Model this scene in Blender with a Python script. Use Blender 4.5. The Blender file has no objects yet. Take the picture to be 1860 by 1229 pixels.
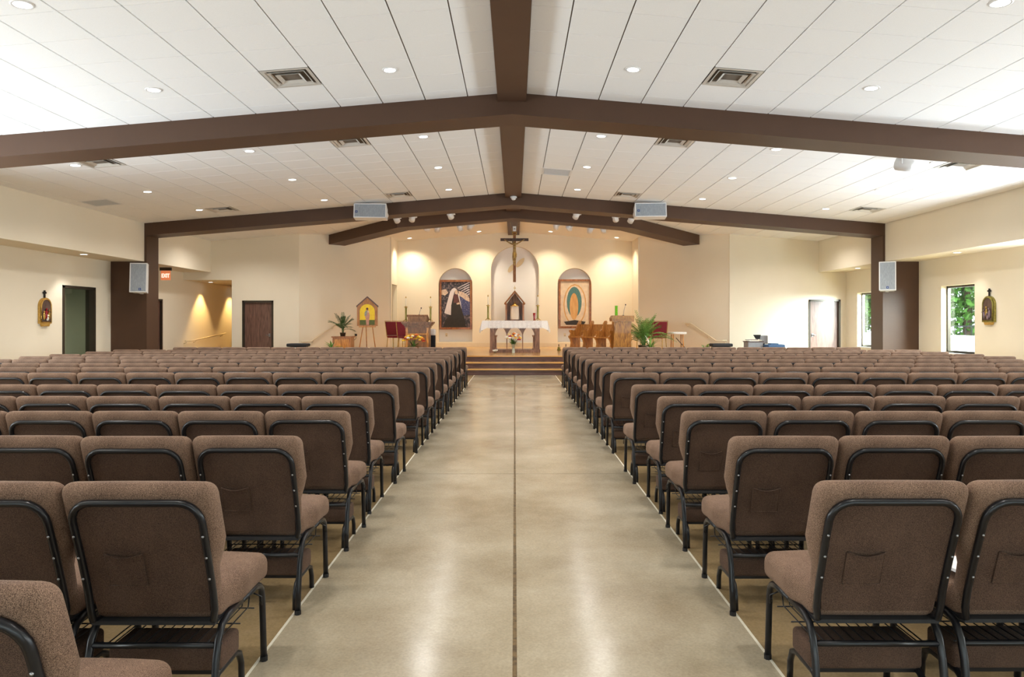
import bpy, bmesh, math, random
from mathutils import Vector, Matrix
random.seed(7)
S = bpy.context.scene
COL = S.collection
R = math.radians

# ------------------------------------------------------------------ camera
F, CU, CV, CAMZ = 1240.0, 935.0, 584.0, 1.40
cam = bpy.data.cameras.new('camera'); camo = bpy.data.objects.new('camera', cam)
COL.objects.link(camo); S.camera = camo
cam.sensor_width = 36.0; cam.lens = 36.0 * F / 1860.0
cam.shift_x = -(CU - 930.0) / 1860.0
cam.shift_y = -(614.5 - CV) / 1860.0
cam.clip_end = 300
camo.location = (0, 0, CAMZ); camo.rotation_euler = (R(90), 0, 0)

def P(u, v, Y):                      # photo pixel + known depth -> point
    return Vector(((u - CU) * Y / F, Y, CAMZ - (v - CV) * Y / F))

# ------------------------------------------------------------------ world, sun, exposure
W = bpy.data.worlds.new('world'); S.world = W; W.use_nodes = True
bg = W.node_tree.nodes['Background']
bg.inputs[0].default_value = (0.86, 0.94, 1.0, 1); bg.inputs[1].default_value = 3.0
S.view_settings.view_transform = 'Standard'; S.view_settings.look = 'None'
S.view_settings.gamma = 1.0; S.view_settings.use_curve_mapping = False
S.view_settings.exposure = -0.17
S.cycles.use_denoising = True
S.cycles.max_bounces = 10; S.cycles.diffuse_bounces = 7
S.cycles.sample_clamp_indirect = 6.0
S.cycles.caustics_reflective = False; S.cycles.caustics_refractive = False

def area_light(name, loc, rot, sx, sy, power, col=(1, 1, 1), portal=False):
    l = bpy.data.lights.new(name, 'AREA'); l.shape = 'RECTANGLE'; l.size = sx; l.size_y = sy
    l.energy = power; l.color = col
    if portal: l.cycles.is_portal = True
    o = bpy.data.objects.new(name, l); COL.objects.link(o); o.location = loc; o.rotation_euler = rot
    return o
def spot(loc, target, power, angle, blend=0.6, col=(1, 0.86, 0.66), rad=0.10):
    l = bpy.data.lights.new('lamp', 'SPOT'); l.energy = power; l.spot_size = R(angle); l.spot_blend = blend
    l.color = col; l.shadow_soft_size = rad
    o = bpy.data.objects.new('lamp', l); COL.objects.link(o); o.location = loc
    d = Vector(target) - Vector(loc)
    o.rotation_euler = d.to_track_quat('-Z', 'Y').to_euler()
    return o
DAY = (0.84, 0.93, 1.0)
REAR_Y = -6.5
GLAZE = dict(x=8.6, z0=0.15, z1=3.3)
# added lamps, tilted up to brighten the ceiling, at the rear glazing and the
# side windows; the two windows in view get sky light from above their heads
area_light('rear_fill', (0, REAR_Y + 0.10, 1.2), (R(128), 0, 0), 17.0, 2.2, 300, DAY)
WIN_R = [(-0.9, 0.3), (3.1, 4.3), (7.2, 8.4), (11.3, 12.5), (15.35, 16.55), (19.4, 20.6)]
WIN_L = [(-0.9, 0.3), (3.1, 4.3), (6.4, 7.6), (8.5, 9.7)]  # left windows are made up, out of view, as openings for light
for (a, b), pw in zip(WIN_R[:4], (190, 240, 340, 430)): area_light('window_fill', (10.30, (a + b) / 2, 1.46), (0, R(122), 0), 1.55, b - a, pw, DAY)
for (a, b), pw in zip(WIN_L, (200, 250, 280, 400)): area_light('window_fill', (-10.30, (a + b) / 2, 1.46), (0, R(-122), 0), 1.55, b - a, pw, DAY)
for (a, b), pw in zip(WIN_R[4:], (4200, 8000)):
    sk = area_light('sky_light', (12.6, a - 1.9, 3.4), (0, 0, 0), 3.0, 3.0, pw, DAY)
    sk.rotation_euler = (Vector((8.6, b + 0.7, 1.1)) - sk.location).to_track_quat('-Z', 'Y').to_euler()

# ------------------------------------------------------------------ materials
def mat(name, col, rough=0.6, metal=0.0, noise=None, bump=None, spec=0.5, emit=None, coords='Object', stretch=None, coat=0.0):
    m = bpy.data.materials.new(name); m.use_nodes = True
    nt = m.node_tree; n = nt.nodes; L = nt.links
    b = n['Principled BSDF']
    b.inputs['Base Color'].default_value = (*col, 1); b.inputs['Roughness'].default_value = rough
    b.inputs['Metallic'].default_value = metal; b.inputs['Specular IOR Level'].default_value = spec
    b.inputs['Coat Weight'].default_value = coat
    if emit: b.inputs['Emission Color'].default_value = (*emit[0], 1); b.inputs['Emission Strength'].default_value = emit[1]
    if noise or bump:
        tc = n.new('ShaderNodeTexCoord'); mp = n.new('ShaderNodeMapping'); L.new(tc.outputs[coords], mp.inputs[0])
        if stretch: mp.inputs['Scale'].default_value = stretch
    if noise:
        sc, col2, lo, hi = noise
        tx = n.new('ShaderNodeTexNoise'); tx.inputs['Scale'].default_value = sc; tx.inputs['Detail'].default_value = 6
        L.new(mp.outputs[0], tx.inputs['Vector'])
        rp = n.new('ShaderNodeValToRGB'); rp.color_ramp.elements[0].position = lo; rp.color_ramp.elements[1].position = hi
        rp.color_ramp.elements[0].color = (*col2, 1); rp.color_ramp.elements[1].color = (*col, 1)
        L.new(tx.outputs['Fac'], rp.inputs[0]); L.new(rp.outputs[0], b.inputs['Base Color'])
    if bump:
        tb = n.new('ShaderNodeTexNoise'); tb.inputs['Scale'].default_value = bump[0]; tb.inputs['Detail'].default_value = 3
        L.new(mp.outputs[0], tb.inputs['Vector'])
        bp = n.new('ShaderNodeBump'); bp.inputs['Strength'].default_value = bump[1]; bp.inputs['Distance'].default_value = 0.01
        L.new(tb.outputs['Fac'], bp.inputs['Height']); L.new(bp.outputs[0], b.inputs['Normal'])
    return m
def wood(name, c1, c2, rough=0.35, scale=6.0, stretch=(1, 1, 0.12), coat=0.2, dist=2.5):
    m = bpy.data.materials.new(name); m.use_nodes = True
    nt = m.node_tree; n = nt.nodes; L = nt.links; b = n['Principled BSDF']
    tc = n.new('ShaderNodeTexCoord'); mp = n.new('ShaderNodeMapping'); mp.inputs['Scale'].default_value = stretch
    L.new(tc.outputs['Object'], mp.inputs[0])
    tx = n.new('ShaderNodeTexNoise'); tx.inputs['Scale'].default_value = scale; tx.inputs['Detail'].default_value = 8
    tx.inputs['Distortion'].default_value = dist
    L.new(mp.outputs[0], tx.inputs['Vector'])
    rp = n.new('ShaderNodeValToRGB'); rp.color_ramp.elements[0].position = 0.32; rp.color_ramp.elements[1].position = 0.66
    rp.color_ramp.elements[0].color = (*c1, 1); rp.color_ramp.elements[1].color = (*c2, 1)
    L.new(tx.outputs['Fac'], rp.inputs[0]); L.new(rp.outputs[0], b.inputs['Base Color'])
    b.inputs['Roughness'].default_value = rough; b.inputs['Coat Weight'].default_value = coat
    return m
def fabric(name, c1, c2, scale=520.0):
    m = bpy.data.materials.new(name); m.use_nodes = True
    nt = m.node_tree; n = nt.nodes; L = nt.links; b = n['Principled BSDF']
    tc = n.new('ShaderNodeTexCoord')
    ck = n.new('ShaderNodeTexNoise'); ck.inputs['Scale'].default_value = scale; ck.inputs['Detail'].default_value = 2
    L.new(tc.outputs['Object'], ck.inputs['Vector'])
    big = n.new('ShaderNodeTexNoise'); big.inputs['Scale'].default_value = 5; L.new(tc.outputs['Object'], big.inputs['Vector'])
    ad = n.new('ShaderNodeMath'); ad.operation = 'MULTIPLY_ADD'; ad.inputs[1].default_value = 0.25
    L.new(big.outputs['Fac'], ad.inputs[0]); L.new(ck.outputs['Fac'], ad.inputs[2])
    rp = n.new('ShaderNodeValToRGB'); rp.color_ramp.elements[0].position = 0.48; rp.color_ramp.elements[1].position = 0.78
    rp.color_ramp.elements[0].color = (*c1, 1); rp.color_ramp.elements[1].color = (*c2, 1)
    L.new(ad.outputs[0], rp.inputs[0]); L.new(rp.outputs[0], b.inputs['Base Color'])
    b.inputs['Roughness'].default_value = 0.9; b.inputs['Specular IOR Level'].default_value = 0.15
    b.inputs['Sheen Weight'].default_value = 0.08; b.inputs['Sheen Roughness'].default_value = 0.4
    b.inputs['Sheen Tint'].default_value = (0.75, 0.6, 0.5, 1)
    bp = n.new('ShaderNodeBump'); bp.inputs['Strength'].default_value = 0.35; bp.inputs['Distance'].default_value = 0.002
    L.new(ck.outputs['Fac'], bp.inputs['Height']); L.new(bp.outputs[0], b.inputs['Normal'])
    return m
def pane_mat(name, tint, gloss=0.12):
    m = bpy.data.materials.new(name); m.use_nodes = True; nt = m.node_tree; n = nt.nodes; n.clear(); L = nt.links
    out = n.new('ShaderNodeOutputMaterial'); mx = n.new('ShaderNodeMixShader')
    t = n.new('ShaderNodeBsdfTransparent'); t.inputs[0].default_value = (*tint, 1)
    g = n.new('ShaderNodeBsdfGlossy'); g.inputs['Roughness'].default_value = 0.02
    mx.inputs[0].default_value = gloss
    L.new(t.outputs[0], mx.inputs[1]); L.new(g.outputs[0], mx.inputs[2]); L.new(mx.outputs[0], out.inputs[0])
    return m

M = {}
M['wall'] = mat('cream_paint', (0.82, 0.745, 0.60), 0.75, noise=(1.5, (0.80, 0.725, 0.58), 0.3, 0.7), bump=(300, 0.03), spec=0.25)
M['niche'] = mat('white_paint', (0.80, 0.80, 0.80), 0.7, noise=(1.5, (0.78, 0.78, 0.79), 0.3, 0.7), spec=0.25)
M['tile'] = mat('ceiling_tile', (0.92, 0.92, 0.92), 0.9, noise=(160, (0.88, 0.88, 0.88), 0.35, 0.6), bump=(220, 0.12), spec=0.1)
M['grid'] = mat('ceiling_grid', (0.16, 0.13, 0.10), 0.8, noise=(4, (0.13, 0.105, 0.08), 0.3, 0.7))
M['tbar'] = mat('ceiling_tbar', (0.86, 0.80, 0.66), 0.5, noise=(4, (0.82, 0.77, 0.63), 0.3, 0.7))
M['drywall'] = mat('ceiling_drywall', (0.86, 0.85, 0.83), 0.8, noise=(2, (0.84, 0.83, 0.81), 0.3, 0.7), spec=0.2)
M['beam'] = mat('brown_beam_paint', (0.084, 0.043, 0.025), 0.5, noise=(3, (0.077, 0.039, 0.023), 0.3, 0.7), spec=0.35)
M['bronze'] = mat('bronze_frame', (0.05, 0.038, 0.026), 0.35, metal=0.4, noise=(8, (0.06, 0.045, 0.03), 0.3, 0.7))
M['black'] = mat('black_metal', (0.006, 0.006, 0.008), 0.30, metal=0.0, noise=(60, (0.009, 0.009, 0.011), 0.3, 0.7), spec=0.4)
M['blackfab'] = mat('black_fabric', (0.012, 0.012, 0.014), 0.8, noise=(200, (0.02, 0.02, 0.022), 0.3, 0.7))
M['screw'] = mat('steel_screw', (0.35, 0.35, 0.37), 0.3, metal=0.9, noise=(100, (0.3, 0.3, 0.3), 0.3, 0.7))
M['fabric'] = fabric('brown_chair_fabric', (0.066, 0.039, 0.027), (0.285, 0.182, 0.127))
M['backfab'] = fabric('dark_back_fabric', (0.036, 0.021, 0.015), (0.135, 0.083, 0.060))
M['white'] = mat('white_enamel', (0.80, 0.80, 0.80), 0.4, noise=(10, (0.77, 0.77, 0.78), 0.3, 0.7))
M['alu'] = mat('diffuser_enamel', (0.70, 0.68, 0.64), 0.35, metal=0.2, noise=(20, (0.64, 0.62, 0.58), 0.3, 0.7))
M['dark'] = mat('dark_void', (0.012, 0.012, 0.013), 0.9, noise=(10, (0.02, 0.02, 0.02), 0.3, 0.7))
M['grille'] = mat('speaker_grille', (0.36, 0.40, 0.45), 0.5, noise=(300, (0.25, 0.28, 0.32), 0.4, 0.6), stretch=(1, 1, 0.05))
M['louvre'] = mat('grey_louvre', (0.62, 0.64, 0.67), 0.5, noise=(30, (0.56, 0.58, 0.6), 0.3, 0.7))
M['blue'] = mat('blue_badge', (0.02, 0.07, 0.25), 0.4, noise=(10, (0.02, 0.06, 0.2), 0.3, 0.7))
M['lens'] = mat('lamp_lens', (1, 1, 1), 0.5, emit=((1.0, 0.96, 0.88), 9.0), noise=(5, (0.98, 0.98, 0.98), 0.3, 0.7))
M['oak'] = wood('oak_floor', (0.50, 0.26, 0.075), (0.72, 0.43, 0.15), 0.25, 5, (0.15, 2, 2), 0.3, 1.0)
M['riser'] = wood('dark_riser', (0.055, 0.026, 0.022), (0.12, 0.06, 0.05), 0.4, 8, (0.3, 1, 3), 0.15, 1.5)
M['door'] = wood('walnut_door', (0.085, 0.040, 0.028), (0.20, 0.105, 0.075), 0.4, 7, (2.2, 2.2, 0.22), 0.2, 2.0)
M['altar'] = wood('altar_wood', (0.10, 0.042, 0.026), (0.30, 0.15, 0.09), 0.45, 9, (1.5, 1.5, 0.3), 0.15, 2.0)
M['golden'] = wood('golden_wood', (0.30, 0.11, 0.022), (0.66, 0.30, 0.07), 0.35, 7, (2.0, 2.0, 0.3), 0.3, 2.5)
M['slabwood'] = wood('figured_wood', (0.15, 0.052, 0.006), (0.46, 0.21, 0.032), 0.35, 5, (2.2, 2.2, 0.5), 0.3, 3.0)
M['lectern'] = wood('lectern_wood', (0.11, 0.045, 0.018), (0.28, 0.13, 0.055), 0.45, 9, (1.5, 1.5, 0.3), 0.15, 2.0)
M['orange'] = wood('orange_wood', (0.24, 0.085, 0.018), (0.46, 0.19, 0.05), 0.3, 9, (2, 2, 0.3), 0.35, 2.0)
M['frame'] = wood('frame_wood', (0.16, 0.050, 0.014), (0.40, 0.16, 0.05), 0.4, 12, (1, 1, 0.4), 0.2, 2.0)
M['brass'] = mat('brass', (0.62, 0.42, 0.13), 0.28, metal=0.9, noise=(20, (0.42, 0.28, 0.08), 0.35, 0.65))
M['olivebrass'] = mat('aged_brass', (0.36, 0.32, 0.09), 0.4, metal=0.7, noise=(30, (0.22, 0.19, 0.05), 0.35, 0.65))
M['gold'] = mat('gold_leaf', (0.70, 0.45, 0.12), 0.35, metal=0.6, noise=(40, (0.5, 0.3, 0.08), 0.35, 0.65))
M['corpus'] = mat('bronze_gold_figure', (0.55, 0.38, 0.14), 0.4, metal=0.5, noise=(14, (0.22, 0.13, 0.05), 0.3, 0.7))
M['darkwood'] = wood('cross_wood', (0.045, 0.024, 0.018), (0.12, 0.07, 0.055), 0.5, 12, (2, 2, 0.4), 0.1, 2.0)
M['wax'] = mat('candle_wax', (0.86, 0.82, 0.70), 0.5, noise=(10, (0.84, 0.79, 0.66), 0.3, 0.7))
M['flame'] = mat('candle_flame', (1, 0.8, 0.3), 0.5, emit=((1.0, 0.72, 0.25), 6.0), noise=(5, (1, 0.7, 0.2), 0.3, 0.7))
M['red'] = mat('red_fabric', (0.22, 0.012, 0.022), 0.8, noise=(120, (0.16, 0.008, 0.016), 0.3, 0.7))
M['redglass'] = mat('red_glass', (0.30, 0.005, 0.01), 0.1, noise=(10, (0.25, 0.004, 0.01), 0.3, 0.7), coat=0.5)
M['greenglass'] = mat('green_glass', (0.20, 0.55, 0.02), 0.1, noise=(30, (0.12, 0.42, 0.02), 0.3, 0.7), coat=0.5)
M['cloth'] = mat('white_linen', (0.86, 0.84, 0.82), 0.9, noise=(60, (0.78, 0.75, 0.73), 0.35, 0.65), bump=(80, 0.2))
M['lace'] = mat('lace_linen', (0.82, 0.79, 0.77), 0.9, noise=(90, (0.55, 0.48, 0.46), 0.38, 0.55))
M['leaf'] = mat('green_leaf', (0.05, 0.14, 0.02), 0.5, noise=(8, (0.10, 0.24, 0.04), 0.3, 0.7))
M['leafd'] = mat('dark_leaf', (0.018, 0.055, 0.012), 0.5, noise=(8, (0.04, 0.10, 0.02), 0.3, 0.7))
M['leafl'] = mat('light_leaf', (0.14, 0.30, 0.05), 0.5, noise=(8, (0.24, 0.40, 0.10), 0.3, 0.7))
M['fl_y'] = mat('yellow_petal', (0.85, 0.62, 0.04), 0.7, noise=(30, (0.8, 0.5, 0.03), 0.3, 0.7))
M['fl_w'] = mat('white_petal', (0.85, 0.83, 0.76), 0.7, noise=(30, (0.8, 0.78, 0.7), 0.3, 0.7))
M['fl_o'] = mat('orange_petal', (0.75, 0.25, 0.03), 0.7, noise=(30, (0.65, 0.18, 0.03), 0.3, 0.7))
M['fl_r'] = mat('red_petal', (0.42, 0.03, 0.03), 0.7, noise=(30, (0.32, 0.02, 0.03), 0.3, 0.7))
M['glassvase'] = mat('clear_vase', (0.55, 0.60, 0.55), 0.08, noise=(10, (0.45, 0.5, 0.42), 0.3, 0.7), coat=0.6)
M['rail'] = mat('cream_rail', (0.76, 0.66, 0.48), 0.4, noise=(10, (0.72, 0.62, 0.45), 0.3, 0.7))
M['olive'] = mat('dim_olive_room', (0.36, 0.36, 0.27), 0.8, noise=(2, (0.33, 0.33, 0.25), 0.3, 0.7))
M['grey'] = mat('grey_plastic', (0.30, 0.30, 0.32), 0.5, noise=(10, (0.26, 0.26, 0.28), 0.3, 0.7))
M['bluecloth'] = mat('blue_cloth', (0.06, 0.13, 0.26), 0.8, noise=(40, (0.05, 0.10, 0.2), 0.3, 0.7))
M['plate'] = mat('switch_plate', (0.72, 0.63, 0.45), 0.5, noise=(10, (0.7, 0.6, 0.43), 0.3, 0.7))
M['pane'] = pane_mat('window_glass', (0.93, 0.98, 0.95), 0.06)
M['dpane'] = pane_mat('dark_glass', (0.86, 0.90, 0.82), 0.10)
M['exit'] = mat('exit_letters', (0.95, 0.8, 0.7), 0.5, emit=((1.0, 0.86, 0.72), 1.2), noise=(5, (0.95, 0.8, 0.7), 0.3, 0.7))
M['exitpanel'] = mat('exit_panel', (0.8, 0.25, 0.12), 0.5, emit=((1.0, 0.30, 0.12), 0.5), noise=(5, (0.75, 0.22, 0.1), 0.3, 0.7))

def concrete(name, c1, c2, c3, rough):
    m = bpy.data.materials.new(name); m.use_nodes = True; nt = m.node_tree; n = nt.nodes; L = nt.links; b = n['Principled BSDF']
    tc = n.new('ShaderNodeTexCoord')
    a = n.new('ShaderNodeTexNoise'); a.inputs['Scale'].default_value = 1.1; a.inputs['Detail'].default_value = 9; a.inputs['Roughness'].default_value = 0.62
    L.new(tc.outputs['Object'], a.inputs['Vector'])
    rp = n.new('ShaderNodeValToRGB'); e = rp.color_ramp.elements
    e[0].position = 0.30; e[0].color = (*c1, 1); e[1].position = 0.70; e[1].color = (*c3, 1)
    k = e.new(0.5); k.color = (*c2, 1)
    L.new(a.outputs['Fac'], rp.inputs[0])
    f = n.new('ShaderNodeTexNoise'); f.inputs['Scale'].default_value = 90; f.inputs['Detail'].default_value = 4; L.new(tc.outputs['Object'], f.inputs['Vector'])
    mx = n.new('ShaderNodeMix'); mx.data_type = 'RGBA'; mx.blend_type = 'OVERLAY'; mx.inputs[0].default_value = 0.35
    L.new(rp.outputs[0], mx.inputs[6]); L.new(f.outputs['Color'], mx.inputs[7])
    hs = n.new('ShaderNodeHueSaturation'); hs.inputs['Saturation'].default_value = 1.0
    bw = n.new('ShaderNodeRGBToBW'); L.new(f.outputs['Color'], bw.inputs[0]); L.new(bw.outputs[0], mx.inputs[7])
    L.new(mx.outputs[2], b.inputs['Base Color'])
    mr = n.new('ShaderNodeMapRange'); mr.inputs['To Min'].default_value = rough - 0.05; mr.inputs['To Max'].default_value = rough + 0.08
    L.new(a.outputs['Fac'], mr.inputs[0]); L.new(mr.outputs[0], b.inputs['Roughness'])
    b.inputs['Specular IOR Level'].default_value = 0.32
    return m
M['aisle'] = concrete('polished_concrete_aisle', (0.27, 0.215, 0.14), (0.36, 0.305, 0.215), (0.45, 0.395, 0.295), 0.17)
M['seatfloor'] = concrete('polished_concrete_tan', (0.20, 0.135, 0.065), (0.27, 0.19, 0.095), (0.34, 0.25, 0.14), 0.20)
M['joint'] = mat('joint_filler', (0.24, 0.16, 0.07), 0.7, noise=(40, (0.12, 0.08, 0.04), 0.35, 0.6))
M['line'] = mat('pale_joint_strip', (0.72, 0.68, 0.56), 0.5, noise=(20, (0.62, 0.58, 0.46), 0.3, 0.7))
M['ground'] = mat('pale_paving', (0.55, 0.53, 0.50), 0.9, noise=(1, (0.48, 0.46, 0.43), 0.3, 0.7))
M['grass'] = mat('grass', (0.10, 0.18, 0.05), 0.9, noise=(3, (0.06, 0.13, 0.03), 0.3, 0.7))
M['bark'] = mat('bark', (0.10, 0.07, 0.05), 0.9, noise=(9, (0.06, 0.04, 0.03), 0.3, 0.7))

# ------------------------------------------------------------------ mesh helpers
class MB:
    def __init__(s): s.v = []; s.f = []; s.mi = []; s.smooth = []
    def add(s, vs, fs, mi=0, sm=False):
        o = len(s.v); s.v += [tuple(p) for p in vs]
        for f in fs: s.f.append(tuple(o + i for i in f)); s.mi.append(mi); s.smooth.append(sm)
        return s
    def box(s, x0, x1, y0, y1, z0, z1, mi=0):
        vs = [(x, y, z) for x in (x0, x1) for y in (y0, y1) for z in (z0, z1)]
        return s.add(vs, [(0, 1, 3, 2), (4, 6, 7, 5), (0, 4, 5, 1), (2, 3, 7, 6), (0, 2, 6, 4), (1, 5, 7, 3)], mi)
    def cbox(s, c, sx, sy, sz, mi=0):
        return s.box(c[0] - sx / 2, c[0] + sx / 2, c[1] - sy / 2, c[1] + sy / 2, c[2] - sz / 2, c[2] + sz / 2, mi)
    def hexa(s, p, mi=0):            # 8 points: 4 bottom ring, 4 top ring
        return s.add(p, [(3, 2, 1, 0), (4, 5, 6, 7), (0, 1, 5, 4), (1, 2, 6, 5), (2, 3, 7, 6), (3, 0, 4, 7)], mi)
    def prism(s, poly, a0, a1, axis='y', mi=0):   # poly in the plane normal to axis
        n = len(poly)
        def pt(p, a):
            return (p[0], a, p[1]) if axis == 'y' else ((a, p[0], p[1]) if axis == 'x' else (p[0], p[1], a))
        vs = [pt(p, a0) for p in poly] + [pt(p, a1) for p in poly]
        fs = [tuple(range(n)), tuple(range(2 * n - 1, n - 1, -1))] + [(i, (i + 1) % n, n + (i + 1) % n, n + i) for i in range(n)]
        return s.add(vs, fs, mi)
    def tube(s, pts, r, n=8, mi=0, closed=False, flat=1.0):
        pts = [Vector(p) for p in pts]; k = len(pts); rings = []
        rr = r if isinstance(r, (list, tuple)) else [r] * k
        up = None
        for i, p in enumerate(pts):
            if closed: t = pts[(i + 1) % k] - pts[i - 1]
            else: t = pts[min(i + 1, k - 1)] - pts[max(i - 1, 0)]
            t = t.normalized() if t.length > 1e-9 else Vector((0, 0, 1))
            if up is None:
                a = Vector((0, 0, 1)) if abs(t.z) < 0.9 else Vector((1, 0, 0))
                up = (a - t * a.dot(t)).normalized()
            else:
                up = up - t * up.dot(t)
                up = up.normalized() if up.length > 1e-6 else t.orthogonal().normalized()
            b = t.cross(up)
            rings.append([p + (up * math.cos(2 * math.pi * j / n) + b * math.sin(2 * math.pi * j / n) * flat) * rr[i] for j in range(n)])
        vs = [q for rg in rings for q in rg]; fs = []
        for i in range(k if closed else k - 1):
            for j in range(n):
                a = i * n + j; b2 = i * n + (j + 1) % n; c = ((i + 1) % k) * n
                fs.append((a, b2, c + (j + 1) % n, c + j))
        if not closed: fs += [tuple(range(n - 1, -1, -1)), tuple(range((k - 1) * n, k * n))]
        return s.add(vs, fs, mi, True)
    def lathe(s, prof, c=(0, 0, 0), n=16, mi=0, sm=True):
        vs = []; fs = []; k = len(prof)
        for (r, z) in prof:
            for j in range(n):
                a = 2 * math.pi * j / n; vs.append((c[0] + r * math.cos(a), c[1] + r * math.sin(a), c[2] + z))
        for i in range(k - 1):
            for j in range(n):
                fs.append((i * n + j, i * n + (j + 1) % n, (i + 1) * n + (j + 1) % n, (i + 1) * n + j))
        fs += [tuple(range(n - 1, -1, -1)), tuple(range((k - 1) * n, k * n))]
        return s.add(vs, fs, mi, sm)
    def ball(s, c, rx, ry=None, rz=None, n=10, m=6, mi=0):
        ry = rx if ry is None else ry; rz = rx if rz is None else rz
        vs = [(c[0], c[1], c[2] - rz)]; fs = []
        for i in range(1, m):
            th = math.pi * i / m
            for j in range(n):
                a = 2 * math.pi * j / n
                vs.append((c[0] + rx * math.sin(th) * math.cos(a), c[1] + ry * math.sin(th) * math.sin(a), c[2] - rz * math.cos(th)))
        vs.append((c[0], c[1], c[2] + rz))
        for j in range(n):
            fs.append((0, 1 + (j + 1) % n, 1 + j))
            fs.append((len(vs) - 1, 1 + (m - 2) * n + j, 1 + (m - 2) * n + (j + 1) % n))
        for i in range(m - 2):
            for j in range(n):
                a = 1 + i * n; b = a + n
                fs.append((a + j, a + (j + 1) % n, b + (j + 1) % n, b + j))
        return s.add(vs, fs, mi, True)
    def rbox(s, hx, hy, hz, r, n=7, fn=None, c=(0, 0, 0), mi=0):   # rounded box, optional deform
        def lin(h):
            core = h - r
            e = [-h, -core - r * 0.75, -core - r * 0.4, -core]
            mid = [-core + 2 * core * i / (n - 3) for i in range(1, n - 3)] if n > 4 else []
            return e + mid + [core, core + r * 0.4, core + r * 0.75, h]
        X, Y, Z = lin(hx), lin(hy), lin(hz); idx = {}; vs = []; fs = []
        def vid(x, y, z):
            k = (round(x, 5), round(y, 5), round(z, 5))
            if k not in idx:
                q = Vector((max(-hx + r, min(hx - r, x)), max(-hy + r, min(hy - r, y)), max(-hz + r, min(hz - r, z))))
                d = Vector((x, y, z)) - q
                p = q + d.normalized() * r if d.length > 1e-9 else q
                if fn: p = Vector(fn(p.x, p.y, p.z))
                idx[k] = len(vs); vs.append((p.x + c[0], p.y + c[1], p.z + c[2]))
            return idx[k]
        for a in (0, 1):
            z = Z[-1] if a else Z[0]
            for i in range(len(X) - 1):
                for j in range(len(Y) - 1):
                    q = [vid(X[i], Y[j], z), vid(X[i + 1], Y[j], z), vid(X[i + 1], Y[j + 1], z), vid(X[i], Y[j + 1], z)]
                    fs.append(q if a else q[::-1])
            y = Y[-1] if a else Y[0]
            for i in range(len(X) - 1):
                for j in range(len(Z) - 1):
                    q = [vid(X[i], y, Z[j]), vid(X[i + 1], y, Z[j]), vid(X[i + 1], y, Z[j + 1]), vid(X[i], y, Z[j + 1])]
                    fs.append(q[::-1] if a else q)
            x = X[-1] if a else X[0]
            for i in range(len(Y) - 1):
                for j in range(len(Z) - 1):
                    q = [vid(x, Y[i], Z[j]), vid(x, Y[i + 1], Z[j]), vid(x, Y[i + 1], Z[j + 1]), vid(x, Y[i], Z[j + 1])]
                    fs.append(q if a else q[::-1])
        return s.add(vs, fs, mi, True)
    def mesh(s, name, mats):
        me = bpy.data.meshes.new(name); me.from_pydata(s.v, [], s.f)
        for m in (mats if isinstance(mats, (list, tuple)) else [mats]): me.materials.append(M[m])
        me.polygons.foreach_set('material_index', s.mi); me.polygons.foreach_set('use_smooth', s.smooth)
        bm = bmesh.new(); bm.from_mesh(me); bmesh.ops.recalc_face_normals(bm, faces=bm.faces); bm.to_mesh(me); bm.free()
        me.update(); return me
    def build(s, name, mats, parent=None, loc=None):
        o = bpy.data.objects.new(name, s.mesh(name, mats)); COL.objects.link(o)
        if parent: o.parent = parent
        if loc: o.location = loc
        return o
def arc(cx, cy, r, a0, a1, n):
    return [(cx + r * math.cos(R(a0 + (a1 - a0) * i / n)), cy + r * math.sin(R(a0 + (a1 - a0) * i / n))) for i in range(n + 1)]
def tag(o, label=None, cat=None, group=None, kind=None):
    if label: o['label'] = label
    if cat: o['category'] = cat
    if group: o['group'] = group
    if kind: o['kind'] = kind
    return o
def empty(name, loc, rz=0, label=None, cat=None, group=None, kind=None):
    o = bpy.data.objects.new(name, None); COL.objects.link(o); o.location = loc; o.rotation_euler = (0, 0, rz)
    o.empty_display_size = 0.1
    return tag(o, label, cat, group, kind)
def struct(o, label): return tag(o, label, None, None, 'structure')
def inst(src, parent, loc=None):
    c = bpy.data.objects.new(src.name.split('.')[0], src.data); COL.objects.link(c); c.parent = parent
    if loc: c.location = loc
    return c
def copy_tree(o, parent=None):
    kids = list(o.children); c = o.copy(); COL.objects.link(c); c.parent = parent
    for ch in kids: copy_tree(ch, c)
    return c
ORD = ['', 'first', 'second', 'third', 'fourth', 'fifth', 'sixth', 'seventh', 'eighth', 'ninth', 'tenth', 'eleventh', 'twelfth', 'thirteenth', 'fourteenth', 'fifteenth']

# ------------------------------------------------------------------ room constants
RX = -0.04                                   # ridge line
def ceil(x): return 4.70 - abs(x - RX) / 12.0
XU, XL = 9.48, 10.34                         # upper bulkhead face, recessed lower wall face
SOF = 2.94                                   # soffit height
B1, B2, BW, BD = 9.84, 17.47, 0.58, 0.31     # frame beams: near face, width, depth
YB = 21.3                                    # end wall either side of the sanctuary
YS = 25.0                                    # sanctuary back wall
PZ = 0.48                                    # platform height

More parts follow.
